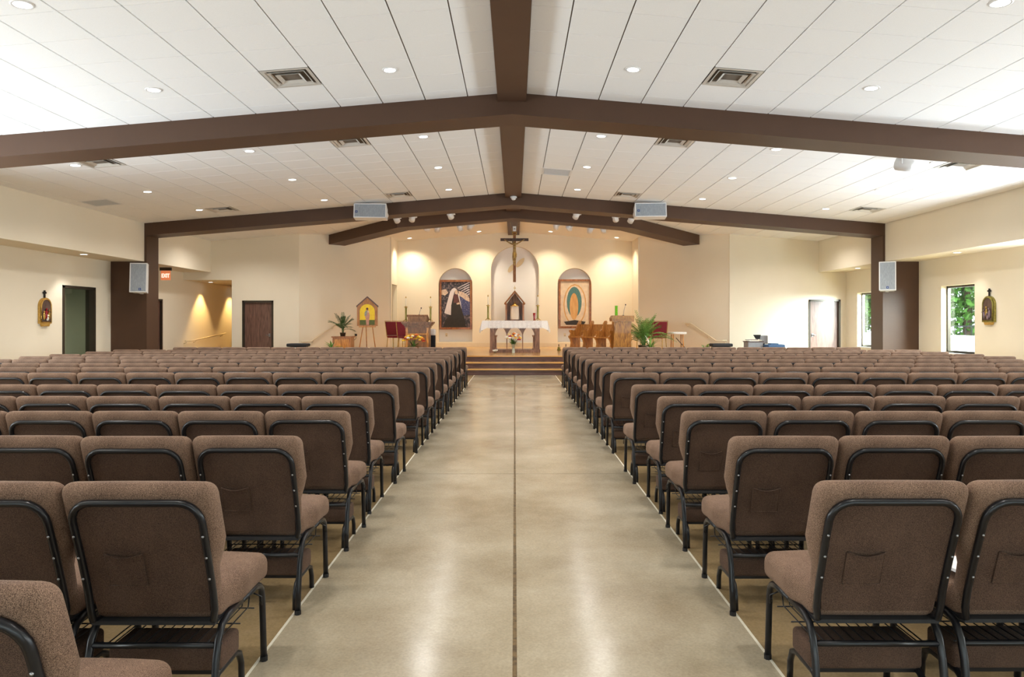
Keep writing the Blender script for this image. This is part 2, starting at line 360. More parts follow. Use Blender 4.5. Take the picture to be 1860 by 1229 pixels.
# ------------------------------------------------------------------ floor
fl = struct(MB().box(-12, 12, REAR_Y, 30, -0.20, -0.012).build('floor', 'joint'), 'polished tan concrete floor with a grey aisle and sawn joints')
SL = 1.06; g = 0.005
ys = [REAR_Y, 6.29, 17.9]
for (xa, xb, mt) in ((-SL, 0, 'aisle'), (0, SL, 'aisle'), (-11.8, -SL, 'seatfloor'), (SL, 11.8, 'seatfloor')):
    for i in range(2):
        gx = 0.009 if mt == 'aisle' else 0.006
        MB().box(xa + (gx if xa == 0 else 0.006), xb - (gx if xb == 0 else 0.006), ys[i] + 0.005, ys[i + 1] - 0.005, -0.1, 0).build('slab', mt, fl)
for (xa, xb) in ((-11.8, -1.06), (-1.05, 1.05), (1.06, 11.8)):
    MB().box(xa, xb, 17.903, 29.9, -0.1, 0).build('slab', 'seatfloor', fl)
for i, x in enumerate((-SL, SL)):
    struct(MB().box(x - 0.006, x + 0.006, REAR_Y, 17.85, -0.05, 0.0012).build('trim_%d' % (i + 1), 'line'),
           'thin pale joint strip along the %s edge of the aisle' % ('left' if x < 0 else 'right'))

# ------------------------------------------------------------------ platform and steps
pf = struct(empty('platform', (0, 0, 0)), 'raised oak sanctuary platform with three dark-risered steps')
PX = 5.7
MB().prism([(-PX, 18.5), (PX, 18.5), (PX, 20.9), (6.45, 21.6), (4.29, 23.75), (4.29, YS), (-4.29, YS), (-4.29, 23.75), (-6.45, 21.6), (-PX, 20.9)], 0.0, PZ - 0.03, 'z').build('base', 'riser', pf)
MB().prism([(-PX, 18.47), (PX, 18.47), (PX, 20.9), (6.45, 21.6), (4.29, 23.75), (4.29, YS), (-4.29, YS), (-4.29, 23.75), (-6.45, 21.6), (-PX, 20.9)], PZ - 0.03, PZ, 'z').build('deck', 'oak', pf)
for i, (y, z) in enumerate(((17.9, 0.16), (18.2, 0.32))):
    MB().box(-PX, PX, y, 18.5, z - 0.16, z - 0.03).build('riser', 'riser', pf)
    MB().box(-PX, PX, y - 0.03, 18.5, z - 0.03, z).build('tread', 'oak', pf)
for s in (-1, 1):                             # side steps beside the splayed walls
    for i in range(2):
        x = s * (PX + 0.3 * (2 - i)); z = 0.16 * (i + 1)
        MB().box(min(s * PX, x), max(s * PX, x), 19.4, 20.9, z - 0.16, z).build('side_step', 'oak', pf)

# ------------------------------------------------------------------ walls
def wall_grid(mb, u0, u1, z0, z1, holes, emit):
    us = sorted({u0, u1, *[h[0] for h in holes], *[h[1] for h in holes]}); zs = sorted({z0, z1, *[h[2] for h in holes], *[h[3] for h in holes]})
    for i in range(len(us) - 1):
        for j in range(len(zs) - 1):
            cu, cz = (us[i] + us[i + 1]) / 2, (zs[j] + zs[j + 1]) / 2
            if not any(h[0] < cu < h[1] and h[2] < cz < h[3] for h in holes): emit(us[i], us[i + 1], zs[j], zs[j + 1])
def wall_y(name, x0, x1, yf, t, z0, z1, holes, label, m='wall', arches=()):
    mb = MB(); hs = list(holes) + [(a, b, c, d) for (a, b, c, d) in arches]
    wall_grid(mb, x0, x1, z0, z1, hs, lambda a, b, c, d: mb.box(a, b, yf, yf + t, c, d))
    for (a, b, c, d) in arches:               # fill spandrels of the round arches
        r = (b - a) / 2; cx = (a + b) / 2; n = 24; p = arc(cx, d - r, r, 180, 0, n)
        for i in range(n):
            (xa, za), (xb, zb) = p[i], p[i + 1]
            mb.prism([(xa, za), (xb, zb), (xb, d), (xa, d)] if abs(zb - d) > 1e-4 and abs(za - d) > 1e-4 else
                     ([(xa, za), (xb, zb), (xa, d)] if abs(zb - d) <= 1e-4 else [(xa, za), (xb, zb), (xb, d)]), yf, yf + t)
    return struct(mb.build(name, m), label)
def wall_x(name, y0, y1, xf, t, z0, z1, holes, label, m='wall'):
    mb = MB()
    wall_grid(mb, y0, y1, z0, z1, holes, lambda a, b, c, d: mb.box(min(xf, xf + t), max(xf, xf + t), a, b, c, d))
    return struct(mb.build(name, m), label)
LWIN = (15.6, 16.82, 0.10, 2.24)
LDOOR = (19.05, 20.03, 0.0, 2.06)
wall_x('wall_left', REAR_Y, 28.0, -XL, -0.22, 0, 3.2, [LWIN, LDOOR] + [(a, b, 0.66, 2.26) for a, b in WIN_L], 'cream recessed side wall on the left below the soffit')
wall_x('wall_right', REAR_Y, YB + 0.2, XL, 0.22, 0, 3.2, [(a, b, 0.66, 2.26) for a, b in WIN_R], 'cream recessed side wall on the right with narrow windows')
for s, nm in ((-1, 'left'), (1, 'right')):
    mb = MB(); mb.box(min(s * XU, s * 10.56), max(s * XU, s * 10.56), REAR_Y, YB, SOF, 4.9)
    struct(mb.build('wall_%s_upper' % nm, 'wall'), 'pale bulkhead wall with a flat soffit above the %s side aisle' % nm)
# end walls
wall_y('wall_back_left', -XL, -6.73, YB, 0.18, 0, 4.9, [(-XL - 0.1, -8.83, -0.1, 2.70), (-8.50, -7.53, -0.1, 2.06)], 'cream end wall with a door and a lit passage opening on the left')
wall_y('wall_back_right', 6.70, XL + 0.2, YB, 0.18, 0, 4.9, [(9.17, 10.16, -0.1, 2.09)], 'bright cream end wall with a door at the far right')
for s, nm in ((-1, 'left'), (1, 'right')):    # splayed walls
    a = Vector((s * 6.73, YB)); b = Vector((s * 4.29, 23.74)); n = Vector((s * 1, 1)).normalized() * 0.18
    mb = MB(); mb.prism([(a.x, a.y), (b.x, b.y), (b.x + n.x, b.y + n.y), (a.x + n.x, a.y + n.y)], 0, 4.9, 'z')
    struct(mb.build('wall_splay_%s' % nm, 'wall'), 'splayed cream wall leading into the sanctuary on the %s' % nm)
OPEN = (23.86, 24.9, -0.1, 2.72)
wall_x('wall_sanctuary_left', 23.70, YS + 0.2, -4.29, -0.16, 0, 4.9, [OPEN], 'narrow cream return wall with a tall opening left of the sanctuary')
wall_x('wall_sanctuary_right', 23.70, YS + 0.2, 4.29, 0.16, 0, 4.9, [], 'narrow cream return wall right of the sanctuary')
mb = MB(); mb.box(-6.4, -6.3, 23.6, 25.3, 0.4, 3.0); mb.box(-6.4, -4.45, 25.2, 25.3, 0.4, 3.0); mb.box(-6.4, -4.45, 23.9, 25.3, 2.9, 3.0); mb.box(-6.4, -4.45, 23.6, 25.3, 0.38, 0.45)
struct(mb.build('wall_vestry', 'wall'), 'cream passage walls behind the opening left of the sanctuary')
ARCHES = [(-0.87, 0.88, 0.63, 4.16), (-2.79, -1.55, 0.66, 3.36), (1.57, 2.81, 0.66, 3.36)]
wall_y('wall_sanctuary_back', -4.29, 4.29, YS, 0.26, PZ, 4.9, [], 'cream sanctuary wall with three arched white niches', arches=ARCHES)
for (a, b, c, d) in ARCHES:
    struct(MB().box(a - 0.05, b + 0.05, YS + 0.22, YS + 0.30, c - 0.05, d + 0.05).build('wall_niche', 'niche'), 'white painted back of the %s arched niche' % ('tall middle' if a > -1 and a < 0 else ('left' if a < 0 else 'right')))
mb = MB()
mb.box(-4.29, 4.29, YS - 0.018, YS, PZ, PZ + 0.14)
struct(mb.build('baseboard_sanctuary', 'rail'), 'pale baseboard along the foot of the sanctuary wall')
# passage on the left
mb = MB(); mb.box(-XL, -6.9, YB + 0.18, 28.0, 2.70, 2.80)
struct(mb.build('ceiling_passage', 'wall'), 'low cream ceiling of the lit passage')
mb = MB(); mb.box(-8.83, -8.7, YB + 0.18, 28.0, 0, 2.75); mb.box(-XL, -8.7, 27.9, 28.0, 0, 2.75)
struct(mb.build('wall_passage', 'wall'), 'cream inner walls of the lit passage')
mb = MB(); mb.hexa([(-XL, 21.6, -0.1), (-8.83, 21.6, -0.1), (-8.83, 28, -0.1), (-XL, 28, -0.1), (-XL, 21.6, 0.005), (-8.83, 21.6, 0.005), (-8.83, 28, 0.5), (-XL, 28, 0.5)])
struct(mb.build('floor_ramp', 'seatfloor'), 'sloping ramp floor in the lit passage')
# unseen rear wall; its glazing is added to let in light
hx = GLAZE['x']
wall_y('wall_rear', -11.5, 11.5, REAR_Y - 0.2, 0.2, 0, 4.9, [(-hx, hx, GLAZE['z0'], GLAZE['z1'])], 'cream rear wall behind the seats')
# dim room behind the interior window
mb = MB(); mb.box(-12.8, -12.7, 14.6, 18.0, 0, 2.9); mb.box(-12.8, -10.56, 14.5, 14.6, 0, 2.9); mb.box(-12.8, -10.56, 18.0, 18.1, 0, 2.9); mb.box(-12.8, -10.56, 14.5, 18.1, 2.8, 2.9)
spot((-11.6, 16.4, 2.75), (-11.9, 16.4, 0), 90, 140, 0.8, (1, 0.95, 0.85))  # added lamp without a fitting, brightens the side room
struct(mb.build('wall_side_room', 'olive'), 'dim olive walls of the side room seen through dark glass')

# ------------------------------------------------------------------ beams and columns
def frame_beam(y0, label):
    mb = MB()
    for s in (-1, 1):
        x1 = s * 9.5
        mb.hexa([(RX, y0, ceil(RX) - BD), (x1, y0, ceil(x1) - BD), (x1, y0 + BW, ceil(x1) - BD), (RX, y0 + BW, ceil(RX) - BD),
                 (RX, y0, ceil(RX) + 0.05), (x1, y0, ceil(x1) + 0.05), (x1, y0 + BW, ceil(x1) + 0.05), (RX, y0 + BW, ceil(RX) + 0.05)])
    return struct(mb.build('ceiling_beam', 'beam'), label)
frame_beam(B1, 'wide brown gabled ceiling beam nearest the camera')
frame_beam(B2, 'brown gabled ceiling beam carried on two columns before the sanctuary')
frame_beam(2.22, 'brown gabled ceiling beam above the camera')
FB = [(-6.0, 22.03), (-3.40, 19.70), (RX, 19.70), (3.36, 19.70), (5.96, 22.03)]
BB = [(-5.59, 22.44), (-3.16, 20.28), (RX, 20.28), (3.12, 20.28), (5.55, 22.44)]
mb = MB()
for i in range(4):
    q = [FB[i], FB[i + 1], BB[i + 1], BB[i]]
    mb.hexa([(x, y, ceil(FB[j][0] if k < 2 else FB[j][0]) - BD) for k, ((x, y), j) in enumerate(zip(q, (i, i + 1, i + 1, i)))] +
            [(x, y, ceil(x) + 0.04) for (x, y) in q])
struct(mb.build('ceiling_beam', 'beam'), 'bent brown ceiling beam in front of the sanctuary with angled ends')
mb = MB(); mb.box(RX - 0.205, RX + 0.205, REAR_Y, YS, 4.57, 4.75)
struct(mb.build('ridge_beam', 'beam'), 'brown ridge beam running down the middle of the ceiling')
for y0 in (2.22, B1, B2):
    for s in (-1, 1):
        nm = 'left' if s < 0 else 'right'; wh = {2.22: 'beside the camera', B1: 'under the near ceiling beam', B2: 'before the sanctuary'}[y0]
        mb = MB(); xi = s * 9.42
        mb.box(min(xi, s * 9.6), max(xi, s * 9.6), y0, y0 + BW, 0, ceil(xi) - BD + 0.02)
        mb.box(min(s * 9.6, s * XL), max(s * 9.6, s * XL), y0, y0 + BW, 0, SOF)
        struct(mb.build('column', 'beam'), 'brown boxed column on the %s %s' % (nm, wh))

# ------------------------------------------------------------------ ceiling with tiles
T = 0.61
def cell_x(x):                                # tile column index + bounds for a given x
    s = 1 if x > RX else -1; k = math.floor((abs(x - RX) - 0.03) / T)
    return s, k
DIFF = []                                     # diffuser cells filled below
def on_ceil(u, v, drop=0.0):                  # ray from the camera to the sloped ceiling
    dx, dz = (u - CU) / F, -(v - CV) / F; Y = 10.0
    for _ in range(40):
        Y = (ceil(dx * Y) - drop - CAMZ) / dz
    return Vector((dx * Y, Y, ceil(dx * Y) - drop))
diff_uv = [(540, 139), (1327, 139), (643, 257), (1222, 257), (727, 351), (1138, 351), (202, 295), (406, 377.5), (1788, 300), (1550, 380)]
flat_uv = [(195, 365), (1010, 309.5)]
def snap(u, v):
    p = on_ceil(u, v); s, k = cell_x(p.x); r = math.floor((p.y - 7.08) / T)
    return (s, k, r)
diff_cells = {snap(u, v): (u, v) for u, v in diff_uv}; flat_cells = {snap(u, v): (u, v) for u, v in flat_uv}
mb = MB()
for s in (-1, 1):
    xa, xb = RX, s * 9.6
    mb.hexa([(xa, REAR_Y, ceil(xa) + 0.016), (xb, REAR_Y, ceil(xb) + 0.016), (xb, 22.6, ceil(xb) + 0.016), (xa, 22.6, ceil(xa) + 0.016),
             (xa, REAR_Y, ceil(xa) + 0.08), (xb, REAR_Y, ceil(xb) + 0.08), (xb, 22.6, ceil(xb) + 0.08), (xa, 22.6, ceil(xa) + 0.08)])
ce = struct(mb.build('ceiling', 'grid'), 'sloped white ceiling of square lay-in tiles in a metal grid')
mb = MB()                                     # untiled plaster ceiling above the sanctuary
PC = [(RX, 20.28), (3.12, 20.28), (5.55, 22.44), (4.40, 23.75), (4.40, YS), (RX, YS)]
for s in (-1, 1):
    poly = [(x if s > 0 else 2 * RX - x, y) for x, y in PC]
    vs = [(x, y, ceil(x) - 0.004) for x, y in poly] + [(x, y, ceil(x) + 0.06) for x, y in poly]; n = len(poly)
    mb.add(vs, [tuple(range(n)), tuple(range(2 * n - 1, n - 1, -1))] + [(i, (i + 1) % n, n + (i + 1) % n, n + i) for i in range(n)])
struct(mb.build('ceiling_sanctuary', 'drywall'), 'smooth white plaster ceiling over the sanctuary')
GX, GY = 0.0075, 0.003
def tile_mb(s, w, d):                         # local origin at the inner near corner, slope baked in
    mb = MB(); ch = 0.004
    def z(x): return -x / 12.0
    q = [(GX, GY), (w - GX, GY), (w - GX, d - GY), (GX, d - GY)]
    qi = [(GX + ch * 0.6, GY + ch * 0.6), (w - GX - ch * 0.6, GY + ch * 0.6), (w - GX - ch * 0.6, d - GY - ch * 0.6), (GX + ch * 0.6, d - GY - ch * 0.6)]
    vs = [(s * x, y, z(x)) for x, y in qi] + [(s * x, y, z(x) + 0.006) for x, y in q] + [(s * x, y, z(x) + 0.016) for x, y in q]
    fs = [(0, 1, 2, 3)] + [(i, (i + 1) % 4, 4 + (i + 1) % 4, 4 + i) for i in range(4)] + [(4 + i, 4 + (i + 1) % 4, 8 + (i + 1) % 4, 8 + i) for i in range(4)]
    mb.add(vs, fs); return mb
bays = [(REAR_Y, 2.22), (2.80, B1), (B1 + BW, B2), (B2 + BW, 22.5)]
tiles = []
for (ya, yb) in bays:
    r0, r1 = math.floor((ya - 7.08) / T), math.ceil((yb - 7.08) / T)
    for r in range(r0, r1):
        y0, y1 = max(ya, 7.08 + r * T), min(yb, 7.08 + (r + 1) * T)
        if y1 - y0 < 0.05: continue
        for s in (-1, 1):
            for k in range(0, 16):
                a0, a1 = max(0.205, 0.03 + k * T), min(9.5, 0.03 + (k + 1) * T)
                if a1 - a0 < 0.05: continue
                xm, ym = RX + s * (a0 + a1) / 2, (y0 + y1) / 2
                if ya > 17:                    # stay in front of the bent beam / sanctuary
                    ax = abs(xm - RX)
                    if y0 > YB and ax > 6.6: continue
                    if (ax < 3.3 and y0 > 20.2) or (ax >= 3.3 and (ym - 20.3) > (ax - 3.3) * 0.93 + 0.6): continue
                if (s, k, r) in diff_cells or (s, k, r) in flat_cells: continue
                u = CU + F * xm / max(ym, 0.1); v = CV - F * (ceil(xm) - CAMZ) / max(ym, 0.1)
                vis = ym > 4 and -60 < u < 1920 and v > -60
                area = (a1 - a0) * (y1 - y0) / max(ym, 0.1) ** 3 if vis else 0
                tiles.append((area, s, a0, a1, y0, y1))
tiles.sort(key=lambda t: -t[0])
cache = {}; rest = MB()
for i, (ar, s, a0, a1, y0, y1) in enumerate(tiles):
    w, d = round(a1 - a0, 3), round(y1 - y0, 3); x0 = RX + s * a0
    if i < 300:
        k = (s, w, d)
        if k not in cache: cache[k] = tile_mb(s, w, d).mesh('ceiling_tile', 'tile')
        o = bpy.data.objects.new('ceiling_tile', cache[k]); COL.objects.link(o); o.parent = ce; o.location = (x0, y0, ceil(x0))
    else:
        t = tile_mb(s, w, d); rest.add([(x + x0, y + y0, z + ceil(x0)) for x, y, z in t.v], t.f)
tag(rest.build('ceiling_tile_field', 'tile', ce), kind='stuff')
# ------------------------------------------------------------------ ceiling fittings
def diffuser_mesh():
    parts = []
    h = T / 2
    f = MB()
    def ringf(mb, a, b, za, zb):
        for (p, q) in (((-1, -1), (1, -1)), ((1, -1), (1, 1)), ((1, 1), (-1, 1)), ((-1, 1), (-1, -1))):
            mb.add([(p[0] * a, p[1] * a, za), (q[0] * a, q[1] * a, za), (q[0] * b, q[1] * b, zb), (p[0] * b, p[1] * b, zb),
                    (p[0] * a, p[1] * a, za + 0.004), (q[0] * a, q[1] * a, za + 0.004), (q[0] * b, q[1] * b, zb + 0.004), (p[0] * b, p[1] * b, zb + 0.004)],
                   [(0, 1, 2, 3), (7, 6, 5, 4), (0, 4, 5, 1), (2, 6, 7, 3)])
    f = MB(); ringf(f, h - 0.005, h - 0.045, -0.004, -0.004); ringf(f, h - 0.045, h - 0.09, -0.004, 0.05)
    c1 = MB(); ringf(c1, h - 0.075, h - 0.14, -0.012, 0.045)
    c2 = MB(); c = h - 0.15; ringf(c2, c, c - 0.06, -0.014, 0.028); c2.box(-c + 0.06, c - 0.06, -c + 0.06, c - 0.06, 0.028, 0.032); c2.lathe([(0.035, 0), (0.035, -0.012), (0.0, -0.014)][::-1], (0, 0, 0.03), 12)
    bk = MB(); bk.box(-h + 0.04, h - 0.04, -h + 0.04, h - 0.04, 0.09, 0.095)
    return f.mesh('frame', 'alu'), c1.mesh('vane', 'alu'), c2.mesh('core', 'alu'), bk.mesh('plenum', 'dark')
dm = diffuser_mesh()
def side(p): return 'left' if p.x < RX else 'right'
def bay_word(y): return 'in front of the near beam' if y < B1 else 'between the two main beams'
dl = {0: 'nearest', 1: 'nearest'}
labels = {0: 'left slope, in front of the near beam', 1: 'right slope, in front of the near beam',
          2: 'left of the ridge, just behind the near beam', 3: 'right of the ridge, just behind the near beam',
          4: 'left of the ridge, above the left beam loudspeaker', 5: 'right of the ridge, above the right beam loudspeaker',
          6: 'far left, just behind the near beam', 7: 'far left, close to the columned beam',
          8: 'far right edge, just behind the near beam', 9: 'far right, close to the columned beam'}
for i, (u, v) in enumerate(diff_uv):
    s, k, r = snap(u, v); x = RX + s * (0.03 + (k + 0.5) * T); y = 7.08 + (r + 0.5) * T
    o = empty('air_diffuser', (x, y, ceil(x)), 0, 'square stepped air diffuser on the ceiling, ' + labels[i], 'air vent', 'ceiling air diffusers')
    o.rotation_euler = (0, math.atan(1 / 12.0) * s, 0)
    for nm, me in zip(('frame', 'vane', 'core', 'plenum'), dm):
        c = bpy.data.objects.new(nm, me); COL.objects.link(c); c.parent = o
for i, (u, v) in enumerate(flat_uv):
    s, k, r = snap(u, v); x = RX + s * (0.03 + (k + 0.5) * T); y = 7.08 + (r + 0.5) * T
    o = empty('return_grille', (x, y, ceil(x)), 0, 'flat grey return air grille in the ceiling, ' + ('left by the side wall' if i == 0 else 'right of the ridge beam'), 'air vent', 'ceiling return grilles')
    o.rotation_euler = (0, math.atan(1 / 12.0) * s, 0)
    h = T / 2 - 0.01
    mb = MB()
    for a in (-1, 1): mb.box(a * h - 0.02, a * h + 0.02, -h, h, -0.006, 0.01); mb.box(-h, h, a * h - 0.02, a * h + 0.02, -0.006, 0.01)
    mb.build('frame', 'white', o)
    mb = MB()
    for j in range(14): yy = -h + 0.04 + j * (2 * h - 0.08) / 13; mb.box(-h + 0.02, h - 0.02, yy - 0.012, yy + 0.012, 0.0, 0.006)
    mb.build('louvre', 'louvre', o)
rim = MB(); n = 24
prof_o = [(0.095, 0.0), (0.095, -0.008), (0.078, -0.010), (0.075, 0.0)]
rim.lathe([(0.074, 0.012), (0.098, 0.012), (0.098, -0.003), (0.092, -0.008), (0.076, -0.008), (0.074, 0.0)], n=24)
rim_me = rim.mesh('trim_ring', 'white')
lens_me = MB().lathe([(0.074, 0.004), (0.074, -0.004), (0.05, -0.0065), (0.0005, -0.0075)][::-1], n=24).mesh('lens', 'lens')
def downlight(p, label, power=60, angle=150, group='recessed ceiling downlights', slope=True, target=None, blend=0.7, col=(1, 0.955, 0.90)):
    o = empty('downlight', p, 0, label, 'downlight', group)
    if slope: o.rotation_euler = (0, math.atan(1 / 12.0) * (1 if p[0] > RX else -1), 0)
    for nm, me in (('trim_ring', rim_me), ('lens', lens_me)):
        c = bpy.data.objects.new(nm, me); COL.objects.link(c); c.parent = o
    if power: spot((p[0], p[1], p[2] - 0.03), target or (p[0], p[1], 0), power, angle, blend, col)
DL = 215
dl_rows = [('in front of the near beam, first row', [(40, 8), (279, 163), (708, 127), (1150, 126), (1583, 160), (1818, 5)]),
           ('behind the near beam, first row', [(137, 300), (453, 274), (769, 248), (1092, 247), (1410, 271), (1700, 295)]),
           ('behind the near beam, second row', [(268, 348), (531, 326), (796, 304), (1066, 303), (1330, 323), (1598, 345)]),
           ('behind the near beam, third row', [(362, 381), (589, 363), (815, 344), (1049, 344), (1276, 361), (1500, 379)])]
dl_names = ['outermost left', 'middle left', 'innermost left', 'innermost right', 'middle right', 'outermost right']
near_names = ['outermost left', 'middle left', 'innermost left', 'innermost right', 'middle right', 'outermost right']
for ri, (rl, uv) in enumerate(dl_rows):
    for j, (u, v) in enumerate(uv):
        p = on_ceil(u, v)
        downlight(p, 'round downlight %s, %s' % (rl, (near_names if ri == 0 else dl_names)[j]), DL, 150)
for ri, y in enumerate((5.0, 1.6)):              # the rows over and behind the camera
    for j, x in enumerate((-7.6, -4.7, -1.8, 1.75, 4.65, 7.5)):
        p = Vector((x, y, ceil(x)))
        downlight(p, 'round downlight above the camera, %s overhead row, %s' % (ORD[ri + 1], dl_names[j]), DL, 150)

# ------------------------------------------------------------------ chairs
CW = 0.257
def yr(z): return 0.145 - 0.145 * max(0.0, min(1.0, (z - 0.40) / 0.46)) ** 1.15
def back_deform(x, y, z):                     # local box centred on 0: z -.23..+.23
    zz = z + 0.6245
    w = 1.0 if zz > 0.64 else (1.0 - 0.15 * ((0.64 - zz) / 0.10) if zz > 0.54 else 0.85 - 0.03 * (0.54 - zz) / 0.14)
    bulge = 0.012 * (1 - (x / CW) ** 2) * (1 if y > 0 else 0)
    wy = max(0.0, min(1.0, -y / 0.045))
    yy = y + 0.048 + yr(zz) + bulge
    if zz > 0.78: yy += wy * 0.020 * ((zz - 0.78) / 0.083) ** 2
    return (x * w, yy, zz)
seat_mb = MB().rbox(0.250, 0.208, 0.056, 0.040, 9, lambda x, y, z: (x * (1.0 if y > -0.1 else 0.90), y + 0.372, z + 0.405 + 0.010 * (1 - (x / 0.26) ** 2) * (z > 0) - 0.02 * max(0, (y - 0.1) / 0.13) ** 2 + 0.014 * y))
back_mb = MB().rbox(CW, 0.045, 0.2385, 0.040, 10, back_deform)
FR = 0.0125
def back_frame_pts():
    pts = []; hx = 0.216; rc = 0.07; zt = 0.800
    def q(x, z): return (x, yr(z) - 0.006, z)
    left = [(-hx + 0.012, 0.30, 0.352), (-hx + 0.012, 0.17, 0.350), (-hx + 0.006, 0.140, 0.362), (-hx, 0.137, 0.40)]
    left += [q(-hx, z) for z in (0.46, 0.52, 0.58, 0.64, 0.70)]
    left += [q(-hx + rc - rc * math.cos(R(a)), zt - rc + rc * math.sin(R(a))) for a in (0, 18, 36, 54, 72, 90)]
    return left + [(-x, y, z) for x, y, z in reversed(left)]
bf_mb = MB().tube(back_frame_pts(), FR, 8)
def leg_mb(front, s):
    x = s * 0.222
    if front:
        pts = [(x, 0.585, 0.0), (x, 0.575, 0.15), (x, 0.566, 0.27), (x, 0.556, 0.305), (x, 0.530, 0.330), (x, 0.490, 0.340), (x, 0.345, 0.346)]
    else:
        pts = [(x, 0.105, 0.0), (x, 0.118, 0.12), (x, 0.132, 0.22), (x, 0.150, 0.285), (x, 0.180, 0.328), (x, 0.220, 0.342), (x, 0.345, 0.346)]
    return MB().tube(pts, 0.0135, 8).lathe([(0.016, 0), (0.016, 0.02)], (pts[0][0], pts[0][1], 0), 8, sm=False)
legs_me = [leg_mb(f, s).mesh('leg', 'black') for f in (True, False) for s in (-1, 1)]
seat_me = seat_mb.mesh('seat', 'fabric'); back_me = back_mb.mesh('backrest', 'fabric'); bf_me = bf_mb.mesh('back_frame', 'black')
seat_lo = MB().rbox(0.250, 0.208, 0.056, 0.040, 4, lambda x, y, z: (x, y + 0.372, z + 0.405)).mesh('seat', 'fabric')
xb_me = MB().tube([(-0.222, 0.146, 0.270), (0.222, 0.146, 0.270)], 0.011, 8).mesh('crossbar', 'black')
rk = MB()
for x in (-0.19, 0.19): rk.tube([(x, 0.16, 0.275), (x, 0.19, 0.255), (x, 0.50, 0.255), (x, 0.53, 0.34)], 0.0028, 5)
for y in (0.20, 0.36, 0.50): rk.tube([(-0.215, y, 0.252), (0.215, y, 0.252)], 0.0028, 5)
for i in range(10):
    x = -0.165 + i * 0.0367
    if i % 2 == 0: rk.tube([(x, 0.53, 0.330), (x, 0.50, 0.258), (x, 0.180, 0.258), (x + 0.010, 0.170, 0.262), (x + 0.0367 - 0.010, 0.170, 0.262), (x + 0.0367, 0.180, 0.258), (x + 0.0367, 0.50, 0.258), (x + 0.0367, 0.53, 0.330)], 0.0024, 5)
rk_me = rk.mesh('book_rack', 'black')
kn_me = MB().rbox(0.205, 0.085, 0.045, 0.018, 5, None, (0, 0.30, 0.185)).mesh('kneeler', 'backfab')
kb = MB().box(-0.20, 0.20, 0.225, 0.375, 0.128, 0.142); kb_me = kb.mesh('kneeler_base', 'black')
kl_me = [MB().tube([(s * 0.190, 0.16, 0.0), (s * 0.190, 0.165, 0.07), (s * 0.190, 0.185, 0.115), (s * 0.190, 0.22, 0.135), (s * 0.190, 0.37, 0.135), (s * 0.190, 0.41, 0.115), (s * 0.190, 0.43, 0.07), (s * 0.190, 0.435, 0.0)], 0.0125, 8).mesh('kneeler_leg', 'black') for s in (-1, 1)]
pk = MB()
pz0, pz1, px0, px1 = 0.490, 0.612, -0.135, -0.005
vs = []; N = 10
for i in range(N + 1):
    t = i / N; x = px0 + (px1 - px0) * t; top = pz1 - 0.014 * math.sin(math.pi * t); bow = 0.008 * math.sin(math.pi * t)
    for z, o in ((pz0, 0.0015), (top, 0.003 + bow)):
        vs.append((x, yr(z) - o, z))
    for z, o in ((pz0, -0.006), (top, -0.006)): vs.append((x, yr(z) - o, z))
fs = []
for i in range(N):
    a = 4 * i; b = a + 4
    fs += [(a, b, b + 1, a + 1), (a + 1, b + 1, b + 3, a + 3), (a, a + 2, b + 2, b)]
fs += [(0, 1, 3, 2), (4 * N, 4 * N + 2, 4 * N + 3, 4 * N + 1)]
pk.add(vs, fs); pk.tube([(px0 + (px1 - px0) * i / N, yr(pz1) - 0.004 - 0.008 * math.sin(math.pi * i / N), pz1 - 0.014 * math.sin(math.pi * i / N)) for i in range(N + 1)], 0.0028, 5)
for x in (px0, px1): pk.tube([(x, yr(pz0) - 0.002, pz0), (x, yr(pz1) - 0.003, pz1)], 0.0018, 5)
pk.tube([(px0, yr(pz0) - 0.002, pz0), (px1, yr(pz0) - 0.002, pz0)], 0.0018, 5)
pk.v = [(x, y - 0.003, z) for x, y, z in pk.v]
pk_me = pk.mesh('pocket', 'backfab')
bp = MB(); n = 8; vs = []                     # flat panel of darker cloth set inside the back tube
zs_ = [0.386, 0.46, 0.53, 0.60, 0.67, 0.74, 0.785, 0.797]; hw_ = [0.195, 0.203, 0.208, 0.210, 0.210, 0.208, 0.190, 0.165]
for z, q in zip(zs_, hw_):
    for t in (-1, -0.5, 0, 0.5, 1): vs.append((q * t, yr(z) + (0.020 * ((z - 0.78) / 0.083) ** 2 if z > 0.78 else 0) - 0.0005 - 0.003 * (1 - abs(t)), z))
k = len(vs); vs += [(x, y + 0.012, z) for x, y, z in vs]; fs = []
for i in range(len(zs_) - 1):
    for j in range(4):
        a = i * 5 + j; fs += [(a, a + 1, a + 6, a + 5), (k + a, k + a + 5, k + a + 6, k + a + 1)]
bp.add(vs, fs, 0, True); bp_me = bp.mesh('back_panel', 'backfab')
sc_me = MB().ball((0, -0.013, 0), 0.0048, 0.004, 0.0048, 8, 5).mesh('screw', 'screw')
hk_me = [MB().tube([(s * 0.235, 0.44, 0.335), (s * 0.262, 0.45, 0.318), (s * 0.262, 0.45, 0.285), (s * 0.250, 0.47, 0.290)], 0.003, 5).mesh('coupling_hook', 'black') for s in (-1, 1)]
# underside board that closes the seat
ub_me = MB().box(-0.215, 0.215, 0.14, 0.55, 0.343, 0.356).mesh('seat_board', 'blackfab')

